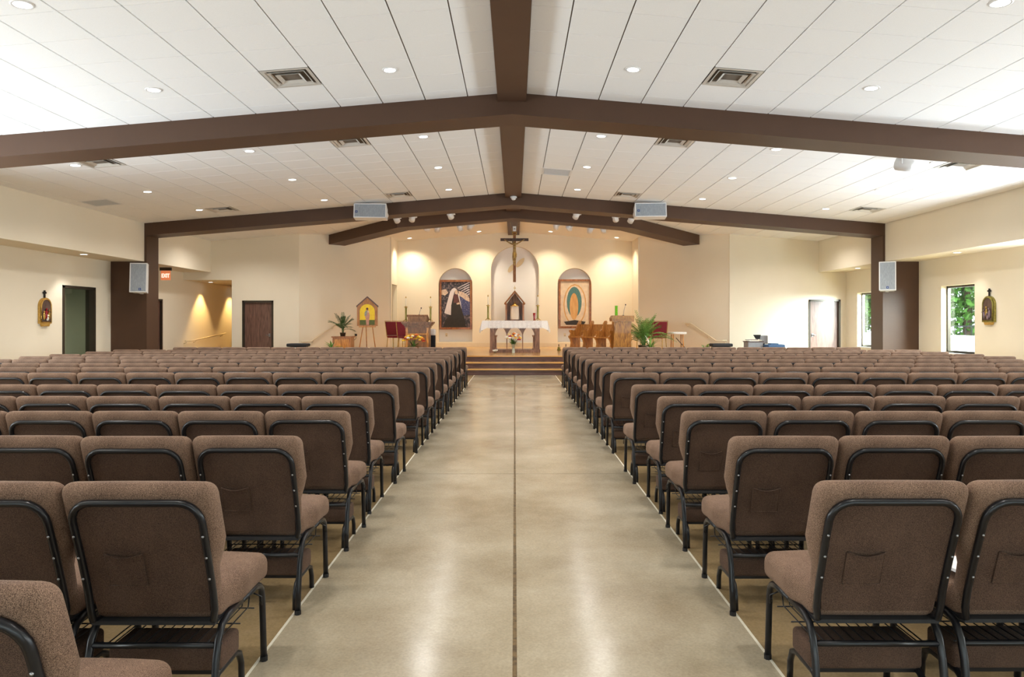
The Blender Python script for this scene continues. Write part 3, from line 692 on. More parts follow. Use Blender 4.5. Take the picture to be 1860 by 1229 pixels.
def chair(x, y, rz, label, group, detail, aisle=0):
    o = empty('padded_chair', (x, y, 0), rz, label, 'chair', group)
    def part(nm, me, par=o, loc=None):
        c = bpy.data.objects.new(nm, me); COL.objects.link(c); c.parent = par
        if loc: c.location = loc
        return c
    part('seat', seat_me if detail else seat_lo); part('backrest', back_me); part('back_panel', bp_me); bf = part('back_frame', bf_me)
    for me in legs_me: part('leg', me)
    if detail >= 1:
        part('pocket', pk_me); part('crossbar', xb_me); part('book_rack', rk_me); part('seat_board', ub_me)
        k = part('kneeler', kn_me); part('kneeler_base', kb_me, k)
        for me in kl_me: part('kneeler_leg', me, k)
        if aisle: part('coupling_hook', hk_me[0 if aisle < 0 else 1])
    if detail >= 2:
        for s in (-1, 1):
            for z in (0.52, 0.60, 0.68): part('screw', sc_me, bf, (s * 0.216, yr(z) - 0.006, z))
    return o
TOPS = [880, 795, 748, 720.5, 699, 677, 667, 659.5, 652.5, 647, 643, 638.5, 635, 630.5]
DROP = CAMZ - 0.863
rows = [DROP * F / (v - CV) for v in TOPS]
print('rows', [round(r, 2) for r in rows])
for s in (-1, 1):
    pitch = 0.524 if s > 0 else 0.516
    full = 13
    rr = list(enumerate(rows, 1))
    if s < 0: rr = [(0, 1.36)] + rr
    for ri, y in rr:
        x_in = 1.005 + random.uniform(-0.012, 0.012) + (0.03 if ri == 4 else 0) - (0.055 if ri == 0 else 0)
        nmax = full if ri < 14 else 12
        for k in range(nmax):
            x = x_in + pitch * (k + 0.5)
            if (x - 0.27) / y > (935.0 / F + 0.02) + (0.10 if y > 2 else 0.0) and (x - 0.27) / (y + 0.6) > 0.79: break
            rowi = ri + 1 if s < 0 else ri
            sd = 'left' if s < 0 else 'right'
            det = 2 if y < 5.0 and k < 6 else (1 if y < 8.5 or k == 0 else 0)
            lab = 'brown padded chair, %s from the aisle, %s block, %s row from the camera' % (ORD[k + 1], sd, ORD[rowi])
            chair(s * x, y + random.uniform(-0.012, 0.012), R(random.uniform(-0.3, 0.3)), lab, 'brown padded chairs %s of the aisle' % sd, det, (1 if s < 0 else -1) if k == 0 else 0)
# ------------------------------------------------------------------ doors and windows
def door_y(n, x0, x1, yf, ztop, handle_right, label):
    o = struct(empty('door_%d' % n, ((x0 + x1) / 2, yf, 0)), label); w = (x1 - x0) / 2
    f = MB(); f.box(-w, -w + 0.055, -0.015, 0.16, 0, ztop); f.box(w - 0.055, w, -0.015, 0.16, 0, ztop); f.box(-w, w, -0.015, 0.16, ztop - 0.055, ztop); f.build('door_frame', 'bronze', o)
    lf = MB().box(-w + 0.058, w - 0.058, 0.06, 0.105, 0.01, ztop - 0.058).build('door_leaf', 'door', o)
    hx = (w - 0.14) * (1 if handle_right else -1)
    h = MB(); h.lathe([(0.028, 0), (0.028, 0.01)], (0, 0, 0), 10)
    h = MB(); h.box(hx - 0.025, hx + 0.025, 0.045, 0.062, 0.93, 1.03); h.tube([(hx, 0.05, 0.98), (hx, 0.01, 0.98), (hx - 0.11 * (1 if handle_right else -1), 0.01, 0.98)], 0.011, 8); h.build('door_handle', 'screw', lf)
    return o
door_y(1, -8.50, -7.53, YB, 2.06, True, 'dark walnut door with bronze frame in the left end wall')
door_y(2, 9.17, 10.16, YB, 2.09, False, 'walnut veneer door with bronze frame in the bright right end wall')
o = struct(empty('door_3', (-XL, (LDOOR[0] + LDOOR[1]) / 2, 0)), 'dark door in the left side wall beyond the brown column')
w = (LDOOR[1] - LDOOR[0]) / 2
f = MB(); f.box(-0.16, 0.015, -w, -w + 0.05, 0, 2.06); f.box(-0.16, 0.015, w - 0.05, w, 0, 2.06); f.box(-0.16, 0.015, -w, w, 2.01, 2.06); f.build('door_frame', 'bronze', o)
MB().box(-0.10, -0.05, -w + 0.053, w - 0.053, 0.01, 2.005).build('door_leaf', 'door', o)

def window_x(n, y0, y1, z0, z1, s, label, glass='pane'):
    o = struct(empty('window_%d' % n, (s * XL, (y0 + y1) / 2, z0)), label); w = (y1 - y0) / 2; h = z1 - z0
    def bx(mb, a, b, ya, yb, za, zb): mb.box(min(s * a, s * b), max(s * a, s * b), ya, yb, za, zb)
    f = MB()
    for ya in (-w, w - 0.05): bx(f, 0.13, 0.20, ya, ya + 0.05, 0, h)
    bx(f, 0.13, 0.20, -w, w, 0, 0.05); bx(f, 0.13, 0.20, -w, w, h - 0.05, h); f.build('window_frame', 'bronze', o)
    g_ = MB(); bx(g_, 0.16, 0.166, -w + 0.05, w - 0.05, 0.05, h - 0.05); g_.build('pane', glass, o)
    sl = MB(); bx(sl, -0.02, 0.13, -w, w, -0.03, 0.0); sl.build('window_sill', 'white', o)
    return o
window_x(1, *WIN_R[4], 0.66, 2.26, 1, 'narrow bronze framed window in the right wall beside the wall plaque')
window_x(2, *WIN_R[5], 0.66, 2.26, 1, 'narrow bronze framed window in the right wall beyond the column')
wl = struct(empty('window_3', (-XL, (LWIN[0] + LWIN[1]) / 2, LWIN[2])), 'dark interior window with bronze frame in the left wall')
w = (LWIN[1] - LWIN[0]) / 2; h = LWIN[3] - LWIN[2]
f = MB()
for ya in (-w, w - 0.06): f.box(-0.20, 0.02, ya, ya + 0.06, 0, h)
f.box(-0.20, 0.02, -w, w, h - 0.06, h); f.box(-0.20, 0.02, -w, w, 0, 0.06); f.build('window_frame', 'bronze', wl)
MB().box(-0.12, -0.112, -w + 0.06, w - 0.06, 0.06, h - 0.06).build('pane', 'dpane', wl)
for i, (a, b) in enumerate(WIN_R[:4]): window_x(4 + i, a, b, 0.66, 2.26, 1, 'narrow bronze window in the right wall, %s of four near the camera' % ORD[i + 1])
for i, (a, b) in enumerate(WIN_L): window_x(8 + i, a, b, 0.66, 2.26, -1, 'added unseen bronze window in the left wall, %s of four near the camera' % ORD[i + 1])
o = struct(empty('window_12', (0, REAR_Y - 0.1, 0)), 'wide added glazed screen, unseen, behind the seats')  # made-up glazing out of view, put in as a light source
f = MB()
for i in range(9): x = -hx + i * (2 * hx) / 8; f.box(x - 0.03, x + 0.03, -0.05, 0.02, GLAZE['z0'], GLAZE['z1'])
f.box(-hx, hx, -0.05, 0.02, GLAZE['z0'], GLAZE['z0'] + 0.06); f.box(-hx, hx, -0.05, 0.02, GLAZE['z1'] - 0.06, GLAZE['z1']); f.build('window_frame', 'bronze', o)
for i in range(8):
    x = -hx + i * (2 * hx) / 8; MB().box(x + 0.03, x + 2 * hx / 8 - 0.03, -0.03, -0.024, GLAZE['z0'] + 0.06, GLAZE['z1'] - 0.06).build('pane', 'pane', o)

# ------------------------------------------------------------------ soffit and passage lights
for i, (x, y, lab) in enumerate(((-9.85, 15.6, 'above the dark interior window'), (-9.85, 11.6, 'nearer the camera than the dark interior window'))):
    downlight((x, y, SOF), 'small round downlight in the left soffit, ' + lab, 90, 85, 'soffit downlights', False, (x - 0.15, y, 0), 0.5)
for i, (x, y, lab) in enumerate(((9.85, 15.2, 'above the near window and wall plaque'), (9.85, 11.6, 'nearest the camera'), (9.85, 19.6, 'above the window beyond the column'))):
    downlight((x, y, SOF), 'small round downlight in the right soffit, ' + lab, 50, 85, 'soffit downlights', False, (x + 0.15, y, 0), 0.5)
for i, (y, lab) in enumerate(((22.45, 'near the opening'), (24.75, 'farther inside'))):
    downlight((-10.0, y, 2.70), 'round downlight in the passage ceiling, ' + lab, 300, 78, 'passage downlights', False, (-10.22, y, 0), 0.5, (1, 0.64, 0.24))
for i, (u, v, lab) in enumerate(((744, 432, 'outer left'), (870, 420, 'inner left'), (1000, 420, 'inner right'), (1120, 431, 'outer right'))):
    p = on_ceil(u, v); p.z -= 0.004
    downlight(p, 'round downlight in the sanctuary plaster ceiling, ' + lab, 350, 125, 'sanctuary downlights', True, (p.x, p.y + 0.1, 0.5), 0.9, (1, 0.85, 0.62))

for i, (x, y, lab) in enumerate(((-8.2, 19.4, 'outer left'), (-5.4, 19.0, 'inner left'), (5.4, 19.0, 'inner right'), (8.2, 19.4, 'outer right'))):  # added downlights, hidden by the beam, lifting the dim far end
    downlight((x, y, ceil(x)), 'added hidden downlight behind the columned beam, ' + lab, DL, 150)
# ------------------------------------------------------------------ loudspeakers
def loudspeaker(c, w, h, d, rz, tilt, label, badge):
    o = empty('loudspeaker', c, rz, label, 'loudspeaker', 'white wall loudspeakers'); o.rotation_euler = (tilt, 0, rz)
    horiz = w > h
    b = MB()
    k = 0.78
    if horiz: p0 = [(-w / 2, -h / 2), (w / 2, -h / 2), (w / 2, h / 2), (-w / 2, h / 2)]; p1 = [(x, z * k) for x, z in p0]
    else: p0 = [(-w / 2, -h / 2), (w / 2, -h / 2), (w / 2, h / 2), (-w / 2, h / 2)]; p1 = [(x * k, z) for x, z in p0]
    b.hexa([(p0[0][0], 0, p0[0][1]), (p0[1][0], 0, p0[1][1]), (p1[1][0], d, p1[1][1]), (p1[0][0], d, p1[0][1]),
            (p0[3][0], 0, p0[3][1]), (p0[2][0], 0, p0[2][1]), (p1[2][0], d, p1[2][1]), (p1[3][0], d, p1[3][1])])
    t = 0.022
    for (xa, xb, za, zb) in ((-w / 2, w / 2, h / 2 - t, h / 2), (-w / 2, w / 2, -h / 2, -h / 2 + t), (-w / 2, -w / 2 + t, -h / 2, h / 2), (w / 2 - t, w / 2, -h / 2, h / 2)): b.box(xa, xb, -0.016, 0.0, za, zb)
    b.build('cabinet', 'white', o)
    MB().box(-w / 2 + t, w / 2 - t, -0.012, 0.002, -h / 2 + t, h / 2 - t).build('grille', 'grille', o)
    bx, bz = badge
    g_ = MB().box(bx - 0.028, bx + 0.028, -0.018, -0.01, bz - 0.028, bz + 0.028).build('badge', 'blue', o)
    MB().box(bx - 0.010, bx + 0.010, -0.0205, -0.017, bz - 0.003, bz + 0.003).box(bx - 0.003, bx + 0.003, -0.0205, -0.017, bz - 0.010, bz + 0.010).build('badge_mark', 'white', g_)
    br = MB()
    if horiz:
        for sx in (-1, 1): br.box(sx * (w / 2 + 0.004) - 0.006, sx * (w / 2 + 0.004) + 0.006, d * 0.3, d + 0.06, -0.035, 0.035)
        br.box(-w / 2 - 0.01, w / 2 + 0.01, d + 0.05, d + 0.062, -0.035, 0.035)
    else:
        for sz in (-1, 1): br.box(-0.035, 0.035, d * 0.3, d + 0.06, sz * (h / 2 + 0.006) - 0.006, sz * (h / 2 + 0.006) + 0.006)
        br.box(-0.035, 0.035, d + 0.05, d + 0.062, -h / 2 - 0.01, h / 2 + 0.01)
    br.build('bracket', 'white', o)
    return o
p = P(672, 382.5, 17.0); loudspeaker(p, 0.80, 0.37, 0.34, R(4), R(-10), 'white loudspeaker mounted sideways on the ceiling beam, left of the ridge', (-0.33, -0.03))
p = P(1182, 381, 17.0); loudspeaker(p, 0.78, 0.36, 0.34, R(-4), R(-10), 'white loudspeaker mounted sideways on the ceiling beam, right of the ridge', (-0.30, -0.02))
p = P(251.5, 504, 17.15); loudspeaker(p, 0.40, 0.74, 0.26, R(12), R(-4), 'white upright loudspeaker on the left brown column', (0.04, -0.29))
p = P(1612, 501, 17.13); loudspeaker(p, 0.38, 0.73, 0.26, R(-26), R(-4), 'white upright loudspeaker on the right brown column', (0.0, -0.29))

# ------------------------------------------------------------------ spotlights
def spot_head(c, rz, tilt, sc, label, group, barn=False):
    o = empty('spotlight', c, rz, label, 'spotlight', group); o.scale = (sc, sc, sc)
    MB().lathe([(0.02, 0.09), (0.02, 0.075), (0.055, 0.07), (0.06, 0.06)], n=12).build('mount', 'white', o)
    y = MB(); y.tube([(-0.085, 0, -0.03), (-0.085, 0, 0.05), (-0.05, 0, 0.075), (0.05, 0, 0.075), (0.085, 0, 0.05), (0.085, 0, -0.03)], 0.009, 6); y.build('yoke', 'white', o)
    h = MB().lathe([(0.03, -0.10), (0.062, -0.085), (0.074, -0.03), (0.078, 0.09), (0.07, 0.09), (0.066, 0.06)], n=14)
    h.v = [(a, b * math.cos(tilt) + c2 * math.sin(tilt), -b * math.sin(tilt) + c2 * math.cos(tilt) - 0.03) for a, b, c2 in h.v]
    hd = h.build('lamp_head', 'white', o)
    k = MB().box(-0.03, 0.03, -0.05, 0.05, 0, 0.03); k.v = [(a + 0.085, b, c2 - 0.02) for a, b, c2 in k.v]; k.build('driver_box', 'white', o)
    return o
for i, (u, v) in enumerate(((720, 397), (749, 395), (818, 390), (1047, 390), (1118, 395), (1147, 397.5))):
    p = P(u, v - 1.5, 18.22)
    spot_head(p, R(20 if i % 2 else -15), R(125), 1.05, 'white spotlight behind the columned beam, %s' % (['outermost left', 'second from the left', 'innermost left', 'innermost right', 'second from the right', 'outermost right'][i]), 'spotlights behind the columned beam')
for i, (u, v) in enumerate(((774, 413), (794, 413.5), (835, 411), (854, 409.5), (1010, 409), (1033, 412), (1072, 415.5), (1096, 416))):
    p = P(u, v, 20.5)
    spot_head(p, R((i * 37) % 60 - 30), R(110 + (i * 13) % 30), 1.05, 'white spotlight behind the bent sanctuary beam, %s from the left' % ORD[i + 1], 'spotlights behind the sanctuary beam')
p = on_ceil(1645, 283); spot_head(p - Vector((0, 0, 0.10)), R(35), R(70), 1.5, 'white spotlight on the right ceiling slope just behind the near beam', 'spotlights on the ceiling')
o = empty('camera_dome', (RX + 0.01, 17.30, 4.57), 0, 'small white dome under the ridge beam at the columned beam', 'dome')
MB().lathe([(0.085, 0.0), (0.085, -0.03), (0.075, -0.035)], n=18).build('dome_base', 'white', o)
MB().lathe([(0.0005, -0.095), (0.03, -0.09), (0.055, -0.07), (0.068, -0.035)], n=18).build('dome_cover', 'white', o)
# accent light thrown by the spotlights on the altar, crucifix and furniture
for (u, v, Y, t, pw, an) in ((818, 392, 18.35, (0, 21.3, 2.6), 60, 40), (1047, 392, 18.35, (0, 20.8, 1.2), 170, 44), (749, 398, 18.35, (-2.6, 20.4, 1.0), 70, 45),
                             (1118, 398, 18.35, (2.5, 20.6, 1.0), 45, 40), (720, 400, 18.35, (-4.6, 21.2, 1.4), 70, 45), (1147, 400, 18.35, (4.2, 20.4, 0.9), 40, 45),
                             (835, 415, 20.6, (-2.15, YS, 2.0), 60, 38), (1033, 416, 20.6, (2.2, YS, 2.0), 60, 38), (794, 418, 20.6, (0, YS, 2.2), 45, 50)):
    p = P(u, v + 6, Y); spot(p, t, pw, an, 0.7, (1, 0.88, 0.70))

# ------------------------------------------------------------------ exit sign
o = empty('exit_sign', P(301, 499.5, 19.4), 0, 'orange lit EXIT sign hanging from the left soffit beyond the column', 'exit sign')
zt = SOF - o.location.z
MB().box(-0.16, 0.16, -0.035, 0.035, zt - 0.09, zt).build('housing', 'bronze', o)
MB().box(-0.135, 0.135, -0.008, 0.008, -0.14, zt - 0.09).build('panel', 'exitpanel', o)
cu = bpy.data.curves.new('exit_text', 'FONT'); cu.body = 'EXIT'; cu.size = 0.155; cu.align_x = 'CENTER'; cu.align_y = 'CENTER'; cu.extrude = 0.003; cu.offset = 0.004
cu.materials.append(M['exit']); tmp = bpy.data.objects.new('tmp', cu); COL.objects.link(tmp)
tme = bpy.data.meshes.new_from_object(tmp.evaluated_get(bpy.context.evaluated_depsgraph_get())); bpy.data.objects.remove(tmp)
t = bpy.data.objects.new('lettering', tme); COL.objects.link(t); t.parent = o; t.rotation_euler = (R(90), 0, 0); t.location = (0, -0.012, -0.02); t.scale = (0.72, 1, 1)

# ------------------------------------------------------------------ handrails
def handrail(pts, wall_dir, label):
    o = empty('handrail', pts[0], 0, label, 'handrail'); b = Vector(pts[0]); wd = Vector(wall_dir)
    MB().tube([Vector(p) - b for p in pts], 0.022, 8).build('rail', 'rail', o)
    for t in (0.08, 0.55, 0.95):
        k = t * (len(pts) - 1); i = min(int(k), len(pts) - 2); q = Vector(pts[i]).lerp(Vector(pts[i + 1]), k - i) - b
        MB().tube([q, q + Vector((0, 0, -0.06)), q + wd + Vector((0, 0, -0.08))], 0.010, 6).build('bracket', 'rail', o)
    return o
def on_splay(u, v, s, off=0.09):              # ray to the splayed wall, pulled off the wall
    dx = (u - CU) / F; t = (-6.73 * 1 - s * dx * YB * -1 if False else 0)
    a = -s * dx if s < 0 else dx
    # |x| = 6.73 - t, y = YB + t, |x| = |dx| y
    t = (6.73 - abs(dx) * YB) / (1 + abs(dx)); Y = YB + t
    p = P(u, v, Y); n = Vector((-s, -1, 0)).normalized()
    return p + n * off
for s, pts, nm in ((-1, [(545, 620), (562, 620), (607, 589)], 'left'), (1, [(1248, 587.5), (1258, 587.5), (1303, 618.5), (1322, 618.5)], 'right')):
    q = [on_splay(u, v, s) for u, v in pts]
    handrail(q, Vector((s, 1, 0)).normalized() * 0.09, 'cream handrail sloping down the splayed wall %s of the sanctuary' % nm)
handrail([(-10.25, 21.25, 0.80), (-10.25, 21.7, 0.80), (-10.25, 24.2, 0.99)], (-0.09, 0, 0), 'cream handrail rising along the wall of the lit passage')

# ------------------------------------------------------------------ wall plaques
def plaque(c, s, label, cols, bk='gold'):
    o = empty('wall_plaque', c, R(90) if s < 0 else R(-90), label, 'plaque', 'arched relief plaques')
    w, h = 0.19, 0.26
    outer = [(-w, -h), (w, -h), (w, 0.12)] + arc(0, 0.12, w, 0, 180, 14)[1:-1] + [(-w, 0.12)]
    MB().prism(outer, -0.05, 0.0).build('backing', bk, o)
    inner = [(-w + 0.035, -h + 0.04), (w - 0.035, -h + 0.04), (w - 0.035, 0.12)] + arc(0, 0.12, w - 0.035, 0, 180, 14)[1:-1] + [(-w + 0.035, 0.12)]
    MB().prism(inner, -0.056, -0.049).build('panel', 'darkwood', o)
    MB().tube([(x, -0.058, z) for x, z in inner], 0.014, 6, closed=True).build('rim', bk, o)
    rnd = random.Random(int(abs(c[0] * 100 + c[1])))
    for i, (x, z, hh) in enumerate(((-0.09, -0.10, 0.17), (-0.02, -0.06, 0.21), (0.07, -0.08, 0.19), (0.02, -0.15, 0.10))):
        f = MB(); f.ball((x, -0.068, z), 0.035, 0.025, hh / 2, 8, 6); f.ball((x + rnd.uniform(-0.01, 0.01), -0.078, z + hh / 2 + 0.012), 0.020, 0.02, 0.024, 8, 6)
        f.tube([(x, -0.085, z + hh * 0.25), (x + rnd.uniform(-0.07, 0.07), -0.09, z + rnd.uniform(0, 0.06))], 0.009, 5); f.build('relief_figure', cols[i], o)
    MB().prism([(-0.10, -h - 0.06), (0.10, -h - 0.06), (0.13, -h), (-0.13, -h)], -0.055, 0.0).build('number_tablet', 'gold', o)
    k = MB(); k.box(-0.017, 0.017, -0.03, -0.01, 0.31, 0.47); k.box(-0.05, 0.05, -0.03, -0.01, 0.40, 0.435); k.build('cross', 'black', o)
    return o
M['mauve'] = mat('mauve_paint', (0.20, 0.14, 0.17), 0.6, noise=(20, (0.15, 0.1, 0.12), 0.3, 0.7))
M['skin'] = mat('pale_flesh_paint', (0.62, 0.46, 0.36), 0.7, noise=(20, (0.56, 0.40, 0.3), 0.3, 0.7))
yl = 10.34 * F / (CU - 79.5); pl = P(79.5, 566, yl); plaque((-XL, yl, pl.z), -1, 'gilded arched relief plaque with black cross on the left wall', ['gold', 'redglass', 'brass', 'fl_w'])
yr2 = 10.34 * F / (1798.5 - CU); pr = P(1798.5, 563, yr2); plaque((XL, yr2, pr.z), 1, 'dark arched relief plaque with black cross on the right wall', ['mauve', 'brass', 'mauve', 'mauve'], 'olivebrass')

# ------------------------------------------------------------------ altar
AY = 20.35
o = empty('altar', (0, AY, PZ), 0, 'carved wooden altar with pointed arches under a white cloth', 'altar')
hw, H, D = 0.74, 0.94, 0.70
MB().box(-hw - 0.02, hw + 0.02, -0.02, D + 0.02, 0, 0.09).build('plinth', 'altar', o)
MB().box(-hw - 0.03, hw + 0.03, -0.03, D + 0.03, H - 0.06, H).build('table_top', 'altar', o)
for sx in (-1, 1):
    for y in (0.0, D - 0.14):
        MB().box(sx * hw - (0.14 if sx > 0 else 0), sx * hw + (0.14 if sx < 0 else 0), y, y + 0.14, 0.09, H - 0.06).build('corner_pier', 'altar', o)
    cx = sx * (hw - 0.175)
    MB().lathe([(0.045, 0), (0.045, 0.03), (0.026, 0.05), (0.024, 0.36), (0.045, 0.40), (0.05, 0.43)], (cx, 0.05, 0.09), 10).build('colonnette', 'altar', o)
def pointed(x0, x1, zs, zt, top):             # spandrel panel around a pointed arch
    cx = (x0 + x1) / 2; n = 8; L_ = []; mb = MB()
    for i in range(n):
        for sgn in (-1, 1):
            def cur(t): return (cx + sgn * (x1 - x0) / 2 * (1 - t ** 1.35), zs + (zt - zs) * t ** 0.85)
            a = cur(i / n); b = cur((i + 1) / n)
            mb.prism([a, b, (b[0], top), (a[0], top)], 0.03, 0.07)
    return mb
xs = [-hw + 0.14, -0.235, 0.235, hw - 0.14]
for i in range(3): pointed(xs[i] + 0.012, xs[i + 1] - 0.012, 0.52, 0.82, H - 0.06).build('arch_panel', 'altar', o)
for x in xs[1:3]: MB().box(x - 0.014, x + 0.014, 0.025, 0.08, 0.09, H - 0.06).build('mullion', 'altar', o)
# cloth
c = empty('altar_cloth', (0, AY, PZ + H), 0, 'white linen altar cloth with a lace edge draped over the altar', 'tablecloth')
cw = 0.97
mb = MB(); mb.box(-cw, cw, -0.06, D + 0.06, 0.0, 0.012); mb.build('cloth_top', 'cloth', c)
def drape(x0, x1, y, z1, n, amp, flare=0.0):
    mb = MB(); vs = []; fs = []
    for i in range(n + 1):
        x = x0 + (x1 - x0) * i / n
        for j, z in enumerate((0.012, z1 * 0.5, z1)):
            vs.append((x, y - amp * j * 0.5 * (0.5 + 0.5 * math.sin(i * 1.3)), z))
    for i in range(n):
        for j in range(2): a = i * 3 + j; fs.append((a, a + 3, a + 4, a + 1))
    vs2 = [(x, yy + 0.006, z) for x, yy, z in vs]; k = len(vs)
    fs2 = [tuple(k + q for q in reversed(f)) for f in fs]
    mb.add(vs + vs2, fs + fs2, 0, True); return mb
drape(-0.80, 0.80, -0.062, -0.20, 60, 0.014).build('lace_front', 'lace', c)
drape(-0.80, 0.80, D + 0.064, -0.20, 40, 0.014).build('lace_rear', 'lace', c)
for sx in (-1, 1):
    mb = MB(); vs = []; n = 10
    for i in range(n + 1):
        y = -0.06 + (D + 0.12) * i / n
        for j, z in enumerate((0.012, -0.12, -0.30 - (0.06 if i == 0 else 0))):
            vs.append((sx * (cw + 0.05 * j * (0.6 + 0.4 * math.sin(i * 2.1))), y - (0.02 * j if i == 0 else 0), z))
    fs = [(i * 3 + j, i * 3 + 3 + j, i * 3 + 4 + j, i * 3 + 1 + j) for i in range(n) for j in range(2)]
    k = len(vs); mb.add(vs + [(x - sx * 0.006, y, z) for x, y, z in vs], fs + [tuple(k + q for q in reversed(f)) for f in fs], 0, True); mb.build('side_drop', 'cloth', c)
    mb = MB(); mb.prism([(sx * 0.80, 0.012), (sx * cw, 0.012), (sx * (cw + 0.09), -0.34), (sx * (cw - 0.02), -0.26), (sx * 0.80, -0.19)], -0.068, -0.060); mb.build('corner_fold', 'cloth', c)
mb = MB()
for i in range(40): x = -0.78 + i * 0.04; mb.prism([(x - 0.018, -0.20), (x + 0.018, -0.20), (x, -0.235)], -0.068, -0.060)
mb.build('lace_points', 'lace', c)

def candlestick(p, sc, label, h=0.42):
    o = empty('candlestick', p, 0, label, 'candlestick', 'brass candlesticks'); o.scale = (sc, sc, sc)
    f = MB()
    for a in (90, 210, 330): f.tube([(0, 0, 0.07), (0.04 * math.cos(R(a)), 0.04 * math.sin(R(a)), 0.055), (0.085 * math.cos(R(a)), 0.085 * math.sin(R(a)), 0.012)], 0.012, 6)
    f.build('tripod_foot', 'brass', o)
    MB().lathe([(0.02, 0.05), (0.03, 0.08), (0.026, 0.10), (0.026, h - 0.04), (0.034, h - 0.02), (0.02, h)], n=12).build('stem', 'olivebrass', o)
    MB().lathe([(0.015, h - 0.01), (0.03, h), (0.062, h + 0.028), (0.055, h + 0.03), (0.025, h + 0.008), (0.014, h + 0.05)], n=14).build('drip_pan', 'brass', o)
    k = MB().lathe([(0.013, h + 0.01), (0.013, h + 0.29), (0.004, h + 0.295)], n=10).build('candle', 'wax', o)
    MB().lathe([(0.009, h + 0.28), (0.017, h + 0.285), (0.017, h + 0.315), (0.009, h + 0.335)], n=10).build('follower', 'brass', k)
    return o
zt = PZ + H + 0.013
candlestick((P(886.5, 0, AY + 0.3).x, AY + 0.3, zt), 1.03, 'brass candlestick with white candle at the left end of the altar')
candlestick((P(977, 0, AY + 0.3).x, AY + 0.3, zt), 1.03, 'brass candlestick with white candle at the right end of the altar')
o = empty('votive_glass', (P(970.5, 0, AY + 0.3).x, AY + 0.3, zt), 0, 'red glass votive lamp on the right end of the altar', 'votive lamp')
MB().lathe([(0.035, 0), (0.035, 0.01), (0.028, 0.03), (0.034, 0.12), (0.042, 0.23), (0.036, 0.23), (0.030, 0.14)], n=14).build('glass_cup', 'redglass', o)
MB().lathe([(0.04, 0.0), (0.04, 0.008)], n=14).build('foot_ring', 'brass', o)

# ------------------------------------------------------------------ tabernacle
TY = 24.5; o = empty('tabernacle', (0, TY, PZ), 0, 'gabled wooden tabernacle with white veil behind the altar', 'tabernacle')
sc = F / TY; tb = P(0, 581, TY).z - PZ; te = P(0, 551, TY).z - PZ; tp = P(0, 528.5, TY).z - PZ; tw = 17 / sc
MB().box(-0.42, 0.42, 0.02, YS + 0.215 - TY, tb - 0.10, tb - 0.04).build('shelf', 'niche', o)
MB().box(-tw - 0.03, tw + 0.03, -0.02, 0.52, tb - 0.04, tb).build('base', 'altar', o)
MB().prism([(-tw + 0.05, tb), (tw - 0.05, tb), (tw - 0.05, te), (0, tp - 0.06), (-tw + 0.05, te)], 0.22, 0.50).build('niche_back', 'lectern', o)
for sx in (-1, 1):
    MB().box(min(sx * tw, sx * (tw - 0.06)), max(sx * tw, sx * (tw - 0.06)), 0.0, 0.50, tb, te).build('side_post', 'orange', o)
    MB().prism([(sx * (tw + 0.02), te - 0.02), (sx * (tw + 0.02), te + 0.04), (0, tp + 0.03), (0, tp - 0.05)], -0.01, 0.52).build('roof_board', 'frame', o)
    MB().ball((sx * tw, -0.005, te), 0.045, 0.03, 0.045, 10, 6).build('boss', 'frame', o)
cr = MB(); cr.box(-0.008, 0.008, 0.2, 0.216, tp + 0.02, tp + 0.20); cr.box(-0.045, 0.045, 0.2, 0.216, tp + 0.11, tp + 0.13); cr.build('finial_cross', 'brass', o)
v = MB(); n = 28; vs = []; vh = te - tb - 0.10
for i in range(n + 1):
    a = math.pi * (1 + i / n); r0 = 0.15 + 0.008 * math.sin(i * 2.4)
    for z, k in ((tb + 0.02, 1.1), (tb + vh, 1.0)): vs.append((r0 * k * math.cos(a), 0.10 + 0.11 * k * math.sin(a), z))
v.add(vs, [(2 * i, 2 * i + 2, 2 * i + 3, 2 * i + 1) for i in range(n)], 0, True); v.build('veil', 'cloth', o)
MB().lathe([(0.165, 0), (0.165, 0.02), (0.10, 0.03), (0.085, 0.06), (0.04, 0.11), (0.012, 0.13), (0.016, 0.15), (0.003, 0.17)], (0, 0.10, tb + vh), 16).build('crown', 'gold', o)

# ------------------------------------------------------------------ crucifix
CY = 21.6; o = empty('crucifix', P(934.5, 462, CY), 0, 'large hanging crucifix with gilded figure above the altar', 'crucifix')
k = CY / F
MB().box(-2.6 * k, 2.6 * k, 0, 0.05, -50 * k, 51 * k).build('upright', 'frame', o)
MB().box(-25.5 * k, 25.5 * k, -0.004, 0.046, 24.5 * k, 29.5 * k).build('crossbeam', 'darkwood', o)
pq = MB().box(-3 * k, 3 * k, -0.02, -0.004, 42 * k, 51 * k).build('title_plaque', 'white', o)
MB().box(-1.6 * k, 1.6 * k, -0.023, -0.019, 45.5 * k, 47.5 * k).build('title_mark', 'grey', pq)
for sx in (-1, 1): MB().tube([(sx * 3 * k, 0.02, 38 * k), (sx * 8 * k, 0.2, 4.568 - o.location.z)], 0.006, 5).build('cable', 'brass', o)
MB().tube([(3.8 * k * math.cos(a * math.pi / 8), -0.02, 38 * k + 2.6 * k * math.sin(a * math.pi / 8)) for a in range(16)], 0.012, 6, closed=True).build('ring', 'brass', o)
